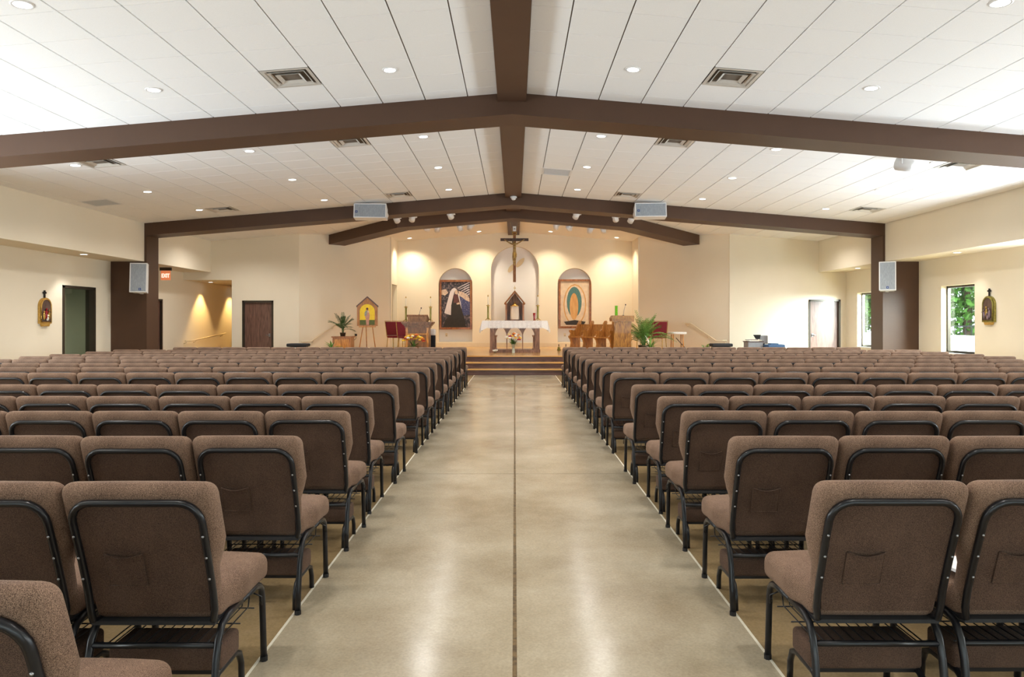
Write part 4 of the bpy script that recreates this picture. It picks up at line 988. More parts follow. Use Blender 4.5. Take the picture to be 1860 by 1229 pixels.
# figure: joints in units of k around the cross centre
J = [(0, 3, 0), (0.5, 10, 0), (0.3, 17, 0), (-0.5, 19.5, 0), (-1.2, 21.5, -0.5), (-2.0, 24, -1.5),        # pelvis, waist, chest, neck base, neck, head
     (-4.2, 18.3, 0), (-10.5, 21.5, 0.3), (-17.5, 26.2, 0.8), (-18.8, 27.0, 0.8),                          # left shoulder, elbow, wrist, hand
     (3.6, 18.5, 0), (9.5, 21.8, 0.3), (17.0, 26.2, 0.8), (18.3, 27.0, 0.8),
     (-2.0, 0.5, 0), (-2.4, -8, -2.2), (-0.8, -17, -0.4), (-0.5, -20.5, -1.4),                              # legs
     (2.0, 0.5, 0), (1.6, -8, -2.4), (0.6, -17, -0.6), (0.5, -20.5, -1.6)]
RD = [2.9, 2.5, 3.3, 2.2, 1.3, 1.9, 1.7, 1.25, 0.85, 0.8, 1.7, 1.25, 0.85, 0.8, 2.2, 1.7, 1.1, 0.9, 2.2, 1.7, 1.1, 0.9]
E = [(0, 1), (1, 2), (2, 3), (3, 4), (4, 5), (3, 6), (6, 7), (7, 8), (8, 9), (3, 10), (10, 11), (11, 12), (12, 13), (0, 14), (14, 15), (15, 16), (16, 17), (0, 18), (18, 19), (19, 20), (20, 21)]
me = bpy.data.meshes.new('corpus'); me.from_pydata([(x * k, -0.07 + z * k, y * k) for x, y, z in J], E, []); me.materials.append(M['corpus'])
fg = bpy.data.objects.new('corpus', me); COL.objects.link(fg); fg.parent = o
sk = fg.modifiers.new('skin', 'SKIN'); sk.use_smooth_shade = True
for i, r in enumerate(RD): me.skin_vertices[0].data[i].radius = (r * k * 0.95, r * k * 0.95)
me.skin_vertices[0].data[0].use_root = True
fg.modifiers.new('sub', 'SUBSURF').levels = 1; fg.modifiers['sub'].render_levels = 2
hr = MB(); hr.ball((-2.2 * k, -0.07 - 0.9 * k, 24.8 * k), 2.2 * k, 2.0 * k, 2.2 * k, 10, 7); hr.tube([(-3.6 * k, -0.07 - 0.5 * k, 24 * k), (-3.4 * k, -0.07, 20 * k)], 0.6 * k, 6); hr.build('hair', 'darkwood', fg)
lc = MB().lathe([(2.3 * k, -6 * k), (2.9 * k, -2 * k), (2.7 * k, 2 * k), (2.2 * k, 5 * k)], (0, -0.07, 0), 14); lc.tube([(2.2 * k, -0.10, 3 * k), (3.4 * k, -0.11, 0), (3.2 * k, -0.10, -5 * k)], 0.7 * k, 6); lc.build('loincloth', 'gold', fg)

# leaf emblem on the middle niche
def leaf_poly(x0, z0, x1, z1, w, n=10):
    a = Vector((x0, z0)); b = Vector((x1, z1)); d = b - a; nn = Vector((-d.y, d.x)).normalized(); up = []; dn = []
    for i in range(n + 1):
        t = i / n; q = a + d * t; ww = w * math.sin(math.pi * min(1, t * 0.93 + 0.07)) ** 0.7
        up.append(tuple(q + nn * ww)); dn.append(tuple(q - nn * ww))
    return up + dn[::-1]
NB = YS + 0.22
M['leafcream'] = mat('cream_leaf', (0.70, 0.58, 0.38), 0.7, noise=(10, (0.66, 0.54, 0.35), 0.3, 0.7))
o = empty('wing_emblem', (0, NB, 0), 0, 'pale cream leaf shaped emblem on the white middle niche', 'wall emblem')
for (u0, v0, u1, v1) in ((923.5, 494, 935, 479), (938, 484.5, 952.5, 468.5)):
    a = P(u0, v0, NB); b = P(u1, v1, NB); MB().prism(leaf_poly(a.x, a.z, b.x, b.z, 0.085), -0.05, 0.002).build('leaf_panel', 'leafcream', o)

# ------------------------------------------------------------------ framed pictures in the side niches
M['art_dark'] = mat('dark_painted_ground', (0.03, 0.028, 0.04), 0.6, noise=(16, (0.25, 0.19, 0.20), 0.30, 0.52))
M['art_veil'] = mat('painted_white_veil', (0.72, 0.66, 0.66), 0.7, noise=(20, (0.6, 0.54, 0.56), 0.3, 0.7), stretch=(1, 1, 0.15))
M['art_robe'] = mat('painted_dark_robe', (0.022, 0.018, 0.018), 0.7, noise=(10, (0.03, 0.025, 0.022), 0.3, 0.7))
M['art_blue'] = mat('painted_blue_shade', (0.05, 0.06, 0.16), 0.7, noise=(26, (0.30, 0.30, 0.38), 0.30, 0.45))
M['art_cloud'] = mat('painted_cream_blossom', (0.68, 0.54, 0.42), 0.7, noise=(24, (0.45, 0.30, 0.24), 0.3, 0.6))
M['art_maroon'] = mat('painted_maroon', (0.14, 0.05, 0.05), 0.7, noise=(24, (0.08, 0.03, 0.03), 0.3, 0.6))
M['art_cream'] = mat('painted_cream_ground', (0.70, 0.56, 0.40), 0.7, noise=(7, (0.56, 0.44, 0.33), 0.3, 0.65))
M['art_teal'] = mat('painted_teal', (0.05, 0.14, 0.14), 0.7, noise=(30, (0.09, 0.20, 0.19), 0.3, 0.7))
M['art_ochre'] = mat('painted_ochre', (0.62, 0.36, 0.14), 0.7, noise=(9, (0.50, 0.24, 0.08), 0.3, 0.7), stretch=(2, 1, 0.4))
def framed(u0, u1, v0, v1, label, y=YS + 0.05):
    a = P(u0, v1, y); b = P(u1, v0, y); cx = (a.x + b.x) / 2; w = (b.x - a.x) / 2; h = (b.z - a.z) / 2
    o = empty('framed_picture', (cx, y, (a.z + b.z) / 2), 0, label, 'picture'); t = 0.075
    for nm, q in (('frame_rail', (-w, w, h - t, h)), ('frame_rail', (-w, w, -h, -h + t)), ('frame_stile', (-w, -w + t, -h + t, h - t)), ('frame_stile', (w - t, w, -h + t, h - t))):
        MB().box(q[0], q[1], 0, 0.06, q[2], q[3]).build(nm, 'frame', o)
    sup = MB(); sup.box(-0.2, 0.2, 0.06, 0.17, -h * 0.5, -h * 0.4); sup.build('wall_mount', 'white', o)
    return o, w - t, h - t
def shape(o, nm, m, poly, w, h, lay):         # poly in picture fractions (0..1 right, 0..1 down)
    MB().prism([((x * 2 - 1) * w, (1 - y * 2) * h) for x, y in poly], 0.035 - 0.002 * lay, 0.040).build(nm, m, o)
o, w, h = framed(798, 857.5, 508, 598, 'framed dark picture of a kneeling figure with a long white veil')
shape(o, 'canvas', 'art_dark', [(0, 0), (1, 0), (1, 1), (0, 1)], w, h, 0)
shape(o, 'painted_shade', 'art_blue', [(0.62, 0.28), (1, 0.42), (1, 0.72), (0.7, 0.75), (0.6, 0.5)], w, h, 1)
shape(o, 'painted_blossom', 'art_cloud', [(0.60, 0.20), (0.72, 0.22), (0.88, 0.27), (0.98, 0.36), (0.98, 0.44), (0.84, 0.40), (0.72, 0.34), (0.60, 0.30)], w, h, 2)
shape(o, 'painted_blossom', 'art_cloud', [(0.0, 0.18), (0.16, 0.16), (0.24, 0.24), (0.12, 0.30), (0.0, 0.28)], w, h, 2)
for i in range(6): shape(o, 'painted_ray', 'art_veil', [(0.56 + i * 0.06, 0.13 + i * 0.035), (0.95, -0.0 + i * 0.05 + 0.005), (1.0, i * 0.05 + 0.012), (0.57 + i * 0.06, 0.137 + i * 0.035)], w, h, 2)
shape(o, 'painted_robe', 'art_robe', [(0.38, 0.30), (0.58, 0.30), (0.68, 0.55), (0.80, 0.80), (0.86, 1.0), (0.05, 1.0), (0.12, 0.86), (0.30, 0.70)], w, h, 3)
shape(o, 'painted_bodice', 'art_maroon', [(0.42, 0.28), (0.56, 0.28), (0.62, 0.46), (0.42, 0.46)], w, h, 4)
shape(o, 'painted_veil', 'art_veil', [(0.36, 0.16), (0.44, 0.13), (0.52, 0.15), (0.55, 0.20), (0.46, 0.20), (0.40, 0.34), (0.34, 0.52), (0.33, 0.73), (0.20, 0.71), (0.10, 0.68), (0.20, 0.45), (0.30, 0.22)], w, h, 5)
shape(o, 'painted_veil', 'art_veil', [(0.56, 0.24), (0.60, 0.26), (0.68, 0.48), (0.70, 0.60), (0.64, 0.46)], w, h, 5)
shape(o, 'painted_face', 'skin', [(0.46, 0.20), (0.54, 0.17), (0.58, 0.23), (0.54, 0.28), (0.47, 0.26)], w, h, 6)
shape(o, 'painted_hand', 'skin', [(0.52, 0.47), (0.62, 0.45), (0.64, 0.49), (0.54, 0.50)], w, h, 6)
o, w, h = framed(1014.5, 1074, 507, 596, 'framed picture with teal and ochre oval shapes on cream')
shape(o, 'canvas', 'art_cream', [(0, 0), (1, 0), (1, 1), (0, 1)], w, h, 0)
def oval(cx, cy, rx, ry, n=20): return [(cx + rx * math.cos(2 * math.pi * i / n), cy + ry * math.sin(2 * math.pi * i / n)) for i in range(n)]
shape(o, 'painted_oval', 'art_ochre', oval(0.5, 0.52, 0.40, 0.46), w, h, 1)
shape(o, 'painted_oval', 'art_cream', oval(0.5, 0.52, 0.36, 0.43), w, h, 2)
shape(o, 'painted_oval', 'art_teal', oval(0.48, 0.46, 0.26, 0.34), w, h, 3)
shape(o, 'painted_oval', 'art_ochre', oval(0.47, 0.56, 0.15, 0.30), w, h, 4)
shape(o, 'painted_band', 'art_robe', [(0.12, 0.90), (0.5, 0.86), (0.88, 0.90), (0.80, 0.97), (0.2, 0.97)], w, h, 4)
for (u, v, lab) in ((771 + 40, 608, 'left'), (1026, 608, 'right')):
    q = P(u, v, NB); o = empty('power_outlet', (q.x, NB, q.z), 0, 'small cream outlet plate under the %s picture' % lab, 'outlet', 'wall outlets')
    MB().box(-0.04, 0.04, -0.008, 0, -0.06, 0.06).build('plate', 'plate', o); MB().box(-0.018, 0.018, -0.011, -0.007, -0.045, -0.01).build('socket', 'grey', o)

# ------------------------------------------------------------------ plants and flowers
def frond(base, az, el, L_, droop, n=13, wl=0.13, m='leaf', parent=None, nm='frond'):
    mb = MB(); pts = []; d = Vector((math.cos(az) * math.cos(el), math.sin(az) * math.cos(el), math.sin(el))); p = Vector(base)
    for i in range(9):
        pts.append(p.copy()); p = p + d * (L_ / 8); d = (d + Vector((0, 0, -droop / 8))).normalized()
    mb.tube(pts, [0.007 - 0.0006 * i for i in range(9)], 5)
    for i in range(n):
        t = 0.22 + 0.78 * i / (n - 1); f_ = t * 8; a = min(int(f_), 7); q = pts[a].lerp(pts[a + 1], f_ - a)
        tg = (pts[a + 1] - pts[a]).normalized(); sd = tg.cross(Vector((0, 0, 1))); sd = sd.normalized() if sd.length > 1e-4 else Vector((1, 0, 0))
        ln = wl * (0.55 + 0.45 * math.sin(math.pi * t)) * random.uniform(0.85, 1.2)
        for s in (-1, 1):
            tip = q + (sd * s * 0.75 + tg * 0.75).normalized() * ln + Vector((0, 0, -ln * 0.25)); mid = q.lerp(tip, 0.45) + Vector((0, 0, 0.015))
            wv = tg * 0.013
            mb.add([q - wv * 0.4, mid - wv, tip, mid + wv, q + wv * 0.4], [(0, 1, 3, 4), (1, 2, 3)], 0, False)
    return mb.build(nm, m, parent)
def blade_leaf(base, az, el, L_, wd, droop, m, parent, nm='leaf'):
    mb = MB(); vs = []; d = Vector((math.cos(az) * math.cos(el), math.sin(az) * math.cos(el), math.sin(el))); p = Vector(base); n = 6
    sd = d.cross(Vector((0, 0, 1))); sd = sd.normalized() if sd.length > 1e-4 else Vector((1, 0, 0))
    for i in range(n + 1):
        w_ = wd * math.sin(math.pi * (0.08 + 0.92 * i / n)) ** 0.8
        vs += [p - sd * w_, p + Vector((0, 0, -w_ * 0.3)), p + sd * w_]; p = p + d * (L_ / n); d = (d + Vector((0, 0, -droop / n))).normalized()
    mb.add(vs, [(3 * i + j, 3 * i + 3 + j, 3 * i + 4 + j, 3 * i + 1 + j) for i in range(n) for j in range(2)], 0, True)
    return mb.build(nm, m, parent)
# left palm on a wooden planter
p = P(624, 0, 20.4); pl = empty('planter_box', (p.x, 20.4, PZ), 0, 'orange wooden planter box left of the easel', 'planter')
MB().box(-0.27, 0.27, -0.22, 0.22, 0.03, 0.45).build('box', 'orange', pl); MB().box(-0.30, 0.30, -0.25, 0.25, 0.45, 0.485).build('lid', 'frame', pl); MB().box(-0.29, 0.29, -0.24, 0.24, 0, 0.04).build('foot', 'frame', pl)
MB().box(-0.21, 0.21, -0.235, -0.22, 0.09, 0.40).build('front_panel', 'golden', pl)
o = empty('potted_palm', (p.x - 0.02, 20.4, PZ + 0.486), 0, 'dark green potted palm standing on the wooden planter box', 'plant')
MB().lathe([(0.07, 0), (0.09, 0.10), (0.095, 0.11), (0.075, 0.10)], n=14).build('pot', 'bronze', o)
for i in range(4): MB().tube([(0.02 * math.cos(i * 1.6), 0.02 * math.sin(i * 1.6), 0.09), (0.03 * math.cos(i * 1.6), 0.03 * math.sin(i * 1.6), 0.30)], 0.008, 6).build('stem', 'leafd', o)
for i in range(17): frond((0, 0, 0.16 + 0.16 * random.random()), i * 2.4, R(random.uniform(25, 85)), random.uniform(0.32, 0.55), random.uniform(0.4, 1.3), 10, 0.12, 'leafd', o)
o = empty('potted_fern', (P(602, 0, 19.6).x, 19.6, PZ), 0, 'low green fern in front of the wooden planter box', 'plant')
MB().lathe([(0.09, 0), (0.12, 0.13), (0.125, 0.14), (0.10, 0.13)], n=14).build('pot', 'bronze', o)
for i in range(22): blade_leaf((0, 0, 0.12), i * 2.4, R(random.uniform(15, 75)), random.uniform(0.25, 0.42), 0.02, random.uniform(0.8, 1.8), 'leaf' if i % 3 else 'leafl', o)
# right palm group
o = empty('potted_palm', (P(1169, 0, 19.95).x, 19.95, PZ), 0, 'large bright green potted palm beside the figured wood lectern', 'plant')
MB().lathe([(0.12, 0), (0.16, 0.22), (0.165, 0.24), (0.13, 0.23)], n=14).build('pot', 'bronze', o)
for i in range(5): MB().tube([(0.04 * math.cos(i * 1.3), 0.04 * math.sin(i * 1.3), 0.2), (0.07 * math.cos(i * 1.3), 0.07 * math.sin(i * 1.3), 0.50)], 0.009, 6).build('stem', 'leaf', o)
for i in range(48): frond((0.03 * math.cos(i * 2.4), 0.03 * math.sin(i * 2.4), 0.22 + 0.25 * random.random()), i * 2.4, R(random.uniform(35, 88)), random.uniform(0.5, 0.95), random.uniform(0.7, 1.7), 12, 0.15, 'leafl' if i % 3 == 0 else 'leaf', o)
o = empty('potted_spider_plant', (P(1181, 0, 19.0).x, 19.0, PZ), 0, 'bushy variegated spider plant at the foot of the large palm', 'plant')
MB().lathe([(0.10, 0), (0.13, 0.15), (0.135, 0.16), (0.11, 0.15)], n=14).build('pot', 'bronze', o)
for i in range(44): blade_leaf((0, 0, 0.14), i * 2.4, R(random.uniform(10, 80)), random.uniform(0.28, 0.5), 0.016, random.uniform(0.9, 2.0), ('leafl', 'leaf', 'fl_w', 'leaf')[i % 4] if i % 8 != 2 else 'leafl', o)
o = empty('potted_shrub', (P(1272, 0, 20.9).x, 20.2, 0), 0, 'small leafy potted plant below the right handrail', 'plant')
MB().lathe([(0.13, 0), (0.17, 0.30), (0.175, 0.32), (0.14, 0.31)], n=14).build('pot', 'bronze', o)
for i in range(16):
    st = (random.uniform(-.1, .1), random.uniform(-.1, .1), random.uniform(0.35, 0.68)); blade_leaf(st, i * 2.4, R(random.uniform(10, 60)), random.uniform(0.12, 0.2), 0.035, 0.9, 'leaf' if i % 2 else 'leafl', o)
for i in range(4): MB().tube([(0, 0, 0.3), (0.09 * math.cos(i * 1.6), 0.09 * math.sin(i * 1.6), 0.70)], 0.006, 5).build('stem', 'leafd', o)

def bouquet(p, label, w, h, vase_h, cols, seed):
    rnd = random.Random(seed); o = empty('flower_vase', p, 0, label, 'flowers', 'vases of flowers')
    MB().lathe([(0.045, 0), (0.05, 0.02), (0.036, vase_h * 0.5), (0.05, vase_h * 0.95), (0.06, vase_h), (0.054, vase_h), (0.04, vase_h * 0.6)], n=16).build('vase', 'glassvase', o)
    for i in range(8): MB().tube([(0, 0, 0.03), (rnd.uniform(-.02, .02), rnd.uniform(-.02, .02), vase_h), (rnd.uniform(-w, w) * .6, rnd.uniform(-.1, .1), h * 0.7)], 0.004, 5).build('stem', 'leafd', o)
    for i in range(26):
        blade_leaf((rnd.uniform(-.03, .03), rnd.uniform(-.03, .03), vase_h * 0.95), rnd.uniform(0, 6.28), R(rnd.uniform(5, 75)), rnd.uniform(0.6, 1.0) * w, 0.022, 0.6, 'leaf' if i % 3 else 'leafd', o)
    for i in range(34):
        a = rnd.uniform(0, 6.28); rr = w * math.sqrt(rnd.random()); x, y = rr * math.cos(a), rr * math.sin(a) * 0.7; z = vase_h + (h - vase_h) * (0.35 + 0.6 * math.sqrt(max(0, 1 - (rr / w) ** 2)) * rnd.uniform(0.75, 1.0))
        mb = MB(); r_ = rnd.uniform(0.034, 0.055)
        for k2 in range(6):
            b = k2 * math.pi / 3; mb.ball((x + r_ * 0.6 * math.cos(b), y + r_ * 0.6 * math.sin(b), z), r_ * 0.55, r_ * 0.55, r_ * 0.4, 6, 4)
        mb.ball((x, y, z + r_ * 0.25), r_ * 0.5, None, None, 6, 4); mb.build('flower', cols[i % len(cols)], o)
    return o
bouquet((P(932.5, 0, 20.05).x, 20.05, PZ), 'glass vase of white and yellow flowers in front of the altar', 0.23, 0.60, 0.26, ['fl_w', 'fl_y', 'fl_w', 'fl_o', 'fl_y', 'fl_w', 'fl_r'], 3)
o = bouquet((P(751, 0, 19.3).x, 19.3, PZ), 'vase of yellow and orange flowers in front of the carved lectern', 0.29, 0.58, 0.22, ['fl_y', 'fl_o', 'fl_y', 'fl_w', 'fl_y', 'fl_r', 'fl_o'], 9)
o = empty('flower_posy', (P(899, 0, 20.1).x, 20.1, PZ), 0, 'small cluster of white flowers at the left foot of the altar', 'flowers')
for i in range(9): MB().ball((0.07 * math.cos(i * 2.4) * (i / 9) ** .5, 0.05 * math.sin(i * 2.4) * (i / 9) ** .5, 0.06 + 0.01 * (i % 3)), 0.026, None, None, 7, 5).build('flower', 'fl_w', o)
for i in range(8): blade_leaf((0, 0, 0.01), i * 0.8, R(20), 0.09, 0.016, 0.5, 'leafd', o)
for i, (u, lab) in enumerate(((1015, 'nearer the altar'), (1028, 'nearer the wooden bench'))):
    o = empty('altar_bell', (P(u, 0, 21.9).x, 21.9, PZ), 0, 'small dark brass bell on the platform floor, ' + lab, 'bell', 'bells on the platform')
    MB().lathe([(0.055, 0.0), (0.058, 0.012), (0.045, 0.05), (0.035, 0.10), (0.012, 0.115)], n=14).build('bell_cup', 'olivebrass', o)
    MB().lathe([(0.01, 0.11), (0.012, 0.16), (0.018, 0.18), (0.006, 0.20)], n=10).build('bell_handle', 'darkwood', o)

# ------------------------------------------------------------------ carved lectern (left)
LY = 20.0; lx = P(757.5, 0, LY).x
o = empty('carved_lectern', (lx, LY, PZ), 0, 'carved brown wooden lectern with cornice left of the altar', 'lectern')
MB().box(-0.36, 0.36, 0, 0.55, 0, 0.10).build('plinth', 'lectern', o)
MB().box(-0.335, 0.335, 0.03, 0.52, 0.10, 0.74).build('body', 'lectern', o)
for x in (-0.335, 0.275): MB().box(x, x + 0.06, 0.015, 0.04, 0.10, 0.74).build('stile', 'golden', o)
MB().box(-0.335, 0.335, 0.012, 0.04, 0.54, 0.575).build('rail', 'golden', o)
mb = MB()
for z, ww in ((0.74, 0.36), (0.79, 0.385), (0.83, 0.42), (0.87, 0.45)): mb.box(-ww, ww, 0.03 - (ww - 0.335), 0.52 + (ww - 0.335), z, z + 0.045)
mb.build('cornice', 'lectern', o)
mb = MB(); mb.hexa([(-0.27, 0.02, 0.915), (0.27, 0.02, 0.915), (0.27, 0.45, 0.915), (-0.27, 0.45, 0.915), (-0.29, 0.06, 1.10), (0.29, 0.06, 1.10), (0.29, 0.42, 0.96), (-0.29, 0.42, 0.96)]); mb.build('reading_desk', 'lectern', o)
MB().hexa([(-0.31, 0.04, 1.10), (0.31, 0.04, 1.10), (0.31, 0.45, 0.96), (-0.31, 0.45, 0.96), (-0.31, 0.04, 1.125), (0.31, 0.04, 1.125), (0.31, 0.45, 0.985), (-0.31, 0.45, 0.985)]).build('desk_top', 'frame', o)
def microphone(p, top, label):
    o = empty('microphone', p, 0, label, 'microphone', 'gooseneck microphones')
    MB().lathe([(0.03, 0), (0.03, 0.012), (0.008, 0.02)], n=10).build('base', 'black', o)
    MB().tube([(0, 0, 0.01), (0.02, -0.01, top * 0.5), (0.06, -0.03, top)], 0.007, 6).build('gooseneck', 'grey', o)
    MB().ball((0.063, -0.032, top + 0.012), 0.018, None, 0.024, 8, 6).build('capsule', 'black', o)
microphone((lx + 0.05, LY + 0.10, PZ + 1.118), 0.19, 'gooseneck microphone on the carved lectern')
zc = PZ + 0.915
candlestick((lx - 0.365, LY + 0.25, zc), 1.0, 'brass candlestick on the left ledge of the carved lectern')
candlestick((lx + 0.365, LY + 0.25, zc), 1.0, 'brass candlestick on the right ledge of the carved lectern')
o = empty('pole_stand', (P(787, 0, 20.9).x, 20.9, PZ), 0, 'dark stand with a white cloth right of the carved lectern', 'stand')
MB().box(-0.07, 0.07, -0.07, 0.07, 0, 0.50).build('post', 'black', o); MB().rbox(0.09, 0.09, 0.10, 0.05, 5, None, (-0.01, 0, 0.60)).build('cloth', 'cloth', o)

# ------------------------------------------------------------------ red chairs
def red_chair(p, rz, label):
    o = empty('red_chair', p, rz, label, 'chair', 'red upholstered sanctuary chairs')
    MB().rbox(0.225, 0.215, 0.035, 0.025, 5, None, (0, 0, 0.44)).build('seat', 'red', o)
    b = MB().rbox(0.215, 0.025, 0.22, 0.02, 5, lambda x, y, z: (x, y + 0.215 + 0.12 * (z + 0.22) / 0.44, z + 0.70)); b.build('backrest', 'red', o)
    f = MB().tube([(-0.225, 0.19, 0.42), (-0.225, 0.23, 0.50), (-0.225, 0.35, 0.94), (0.225, 0.35, 0.94), (0.225, 0.23, 0.50), (0.225, 0.19, 0.42)], 0.012, 6); f.build('back_frame', 'brass', o)
    for sx in (-1, 1):
        MB().tube([(sx * 0.21, -0.20, 0), (sx * 0.20, -0.18, 0.42)], 0.013, 6).build('leg', 'brass', o)
        MB().tube([(sx * 0.215, 0.26, 0), (sx * 0.205, 0.19, 0.42)], 0.013, 6).build('leg', 'brass', o)
    return o
red_chair((P(720, 0, 21.9).x, 21.9, PZ), R(38), 'red padded chair far left behind the carved lectern')
red_chair((P(733, 0, 21.4).x + 0.10, 21.4, PZ), R(30), 'red padded chair half hidden by the carved lectern')
red_chair((P(1195, 0, 21.3).x, 21.35, PZ), R(-28), 'red padded chair beside the small round table')
red_chair((P(1172, 0, 22.0).x, 22.05, PZ), R(-28), 'red padded chair half hidden behind the large palm')

# ------------------------------------------------------------------ triple seat bench
bx, by = P(1078, 0, 21.0).x, 20.75
o = empty('triple_seat_bench', (bx, by, PZ), R(-55), 'golden wooden three seat bench with scrolled dividers beside the lectern', 'bench')
prof = [(-0.24, 0.0), (-0.20, 0.14), (-0.17, 0.26), (-0.20, 0.36), (-0.26, 0.43), (-0.27, 0.47), (-0.22, 0.50), (-0.19, 0.56), (-0.24, 0.62), (-0.23, 0.66), (-0.16, 0.66), (-0.04, 0.64), (0.03, 0.70), (0.10, 0.86), (0.15, 0.94), (0.20, 0.95), (0.23, 0.91), (0.21, 0.80), (0.18, 0.66), (0.18, 0.0)]
for i in range(4): x = -0.90 + i * 0.60; MB().prism(prof, x - 0.028, x + 0.028, 'x').build('divider', 'golden', o)
for i in range(3):
    x = -0.872 + i * 0.60
    MB().box(x, x + 0.544, -0.24, 0.16, 0.43, 0.465).build('seat', 'golden', o)
    MB().hexa([(x, 0.13, 0.46), (x + 0.544, 0.13, 0.46), (x + 0.544, 0.16, 0.46), (x, 0.16, 0.46), (x, 0.17, 0.84), (x + 0.544, 0.17, 0.84), (x + 0.544, 0.20, 0.84), (x, 0.20, 0.84)]).build('back_panel', 'golden', o)

# ------------------------------------------------------------------ figured wood lectern (right)
WY = 19.5; wx = P(1131.5, 0, WY).x
o = empty('slab_lectern', (wx, WY, PZ), 0, 'lectern of boldly figured golden wood right of the bench', 'lectern')
n = 9; mb = MB(); L1 = []; R1 = []
for i in range(n + 1):
    z = 0.92 * i / n; q = 0.008 * math.sin(i * 2.1); L1.append((-0.245 + 0.012 * math.cos(i) + q, z)); R1.append((0.245 + 0.014 * math.sin(i * 1.7) + q, z))
mb.prism(L1 + R1[::-1], 0.03, 0.42); mb.build('body', 'slabwood', o)
MB().prism([(-0.31, 0.93), (0.31, 0.92), (0.315, 1.09), (-0.27, 1.10), (-0.32, 1.02)], -0.03, 0.50).build('top_slab', 'slabwood', o)
zl = PZ + 1.095
o = empty('green_glass', (P(1119.5, 0, WY + 0.2).x, WY + 0.2, zl), 0, 'tall lime green glass candle on the figured wood lectern', 'glass candle')
MB().lathe([(0.040, 0), (0.042, 0.01), (0.040, 0.26), (0.044, 0.285), (0.038, 0.285), (0.036, 0.25)], n=14).build('glass_cup', 'greenglass', o)
microphone((P(1132, 0, WY + .15).x, WY + 0.15, zl), 0.30, 'gooseneck microphone on the figured wood lectern')

# ------------------------------------------------------------------ small round table
ty = 21.3; o = empty('round_table', (P(1230, 0, ty).x, ty, PZ), 0, 'small round wooden table with white top cover by the right handrail', 'table')
MB().lathe([(0.27, 0.53), (0.285, 0.54), (0.29, 0.58), (0.28, 0.60), (0.001, 0.605)], n=24).build('table_top', 'cloth', o)
for i, a in enumerate((225, 315, 45, 135)): MB().tube([(0.23 * math.cos(R(a)), 0.20 * math.sin(R(a)), 0), (0.21 * math.cos(R(a)), 0.18 * math.sin(R(a)), 0.54)], 0.018, 8).build('leg', 'golden', o)
mb = MB(); mb.tube([(-0.05, -0.05, 0.42), (0.30, -0.12, 0.02)], 0.012, 6); mb.build('brace', 'black', o)

# ------------------------------------------------------------------ easel with icon
EY = 21.0; ex = P(668, 0, EY).x; k = EY / F
o = empty('display_easel', (ex, EY, PZ), 0, 'slim wooden tripod easel left of the carved lectern', 'easel')
zb = P(0, 592, EY).z - PZ
for (xa, xb, ya, yb) in ((-15 * k, -7 * k, -0.10, 0.0), (16 * k, 7 * k, -0.10, 0.0), (-6 * k, -4 * k, 0.34, 0.05)):
    t = (zb + 0.55) / zb
    MB().tube([(xa, ya, 0), (xa + (xb - xa) * t * 0.8, ya + (yb - ya) * t * 0.8, zb + 0.5)], 0.014, 6).build('leg', 'golden', o)
MB().box(-15 * k, 15 * k, -0.10, -0.02, zb - 0.035, zb).build('ledge', 'golden', o)
ic = empty('icon_panel', (ex, EY - 0.07, PZ + zb + 0.004), 0, 'gabled wooden icon of a haloed figure on yellow, standing on the easel', 'icon')
M['icon_yellow'] = mat('icon_yellow', (0.80, 0.58, 0.02), 0.5, noise=(14, (0.72, 0.46, 0.02), 0.3, 0.6))
M['icon_green'] = mat('icon_green', (0.10, 0.12, 0.03), 0.6, noise=(30, (0.07, 0.09, 0.02), 0.3, 0.6))
M['icon_pink'] = mat('icon_pink', (0.55, 0.28, 0.20), 0.6, noise=(30, (0.42, 0.20, 0.15), 0.3, 0.6))
M['icon_grey'] = mat('icon_grey', (0.32, 0.32, 0.26), 0.6, noise=(30, (0.2, 0.2, 0.17), 0.3, 0.6))
W2, HB, HT = 18.5 * k, 35 * k, 52 * k
MB().prism([(-W2, 0), (W2, 0), (W2, HB), (0, HT), (-W2, HB)], 0.0, 0.045).build('panel', 'orange', ic)
for sx in (-1, 1): MB().prism([(sx * (W2 + 0.02), HB - 0.02), (sx * (W2 + 0.02), HB + 0.025), (0, HT + 0.03), (0, HT - 0.015)], -0.015, 0.06).build('gable_moulding', 'riser', ic)
aw = 13.5 * k
MB().prism([(-aw, 11 * k), (aw, 11 * k), (aw, 26 * k)] + arc(0, 26 * k, aw, 0, 180, 16)[1:-1] + [(-aw, 26 * k)], -0.004, 0.004).build('gold_field', 'icon_yellow', ic)
MB().box(-aw, aw, -0.004, 0.004, 2 * k, 11 * k).build('ground_field', 'icon_green', ic)
MB().prism(arc(0, 32 * k, 3.4 * k, 0, 342, 18), -0.007, 0.0).build('halo', 'fl_y', ic)
MB().prism([(-1.5 * k, 2 * k), (3.0 * k, 2 * k), (3.6 * k, 12 * k), (4.8 * k, 20 * k), (1.5 * k, 29 * k), (-2.5 * k, 28 * k), (-4.5 * k, 20 * k), (-2.5 * k, 12 * k)], -0.010, 0.0).build('robe', 'icon_pink', ic)
MB().prism([(-4.8 * k, 18 * k), (-1.0 * k, 19 * k), (0.5 * k, 28 * k), (-2.5 * k, 28 * k), (-4.8 * k, 24 * k)], -0.013, 0.0).build('mantle', 'icon_grey', ic)
MB().prism(arc(0, 31 * k, 2.2 * k, 0, 340, 14), -0.014, 0.0).build('face', 'art_maroon', ic)
MB().prism(arc(2.0 * k, 26 * k, 1.7 * k, 0, 340, 14), -0.014, 0.0).build('child_face', 'skin', ic)
q = on_splay(645, 608, -1, 0.01); o = empty('power_outlet', q, R(45), 'black plug and cord on the splayed wall by the easel', 'outlet', 'wall outlets')
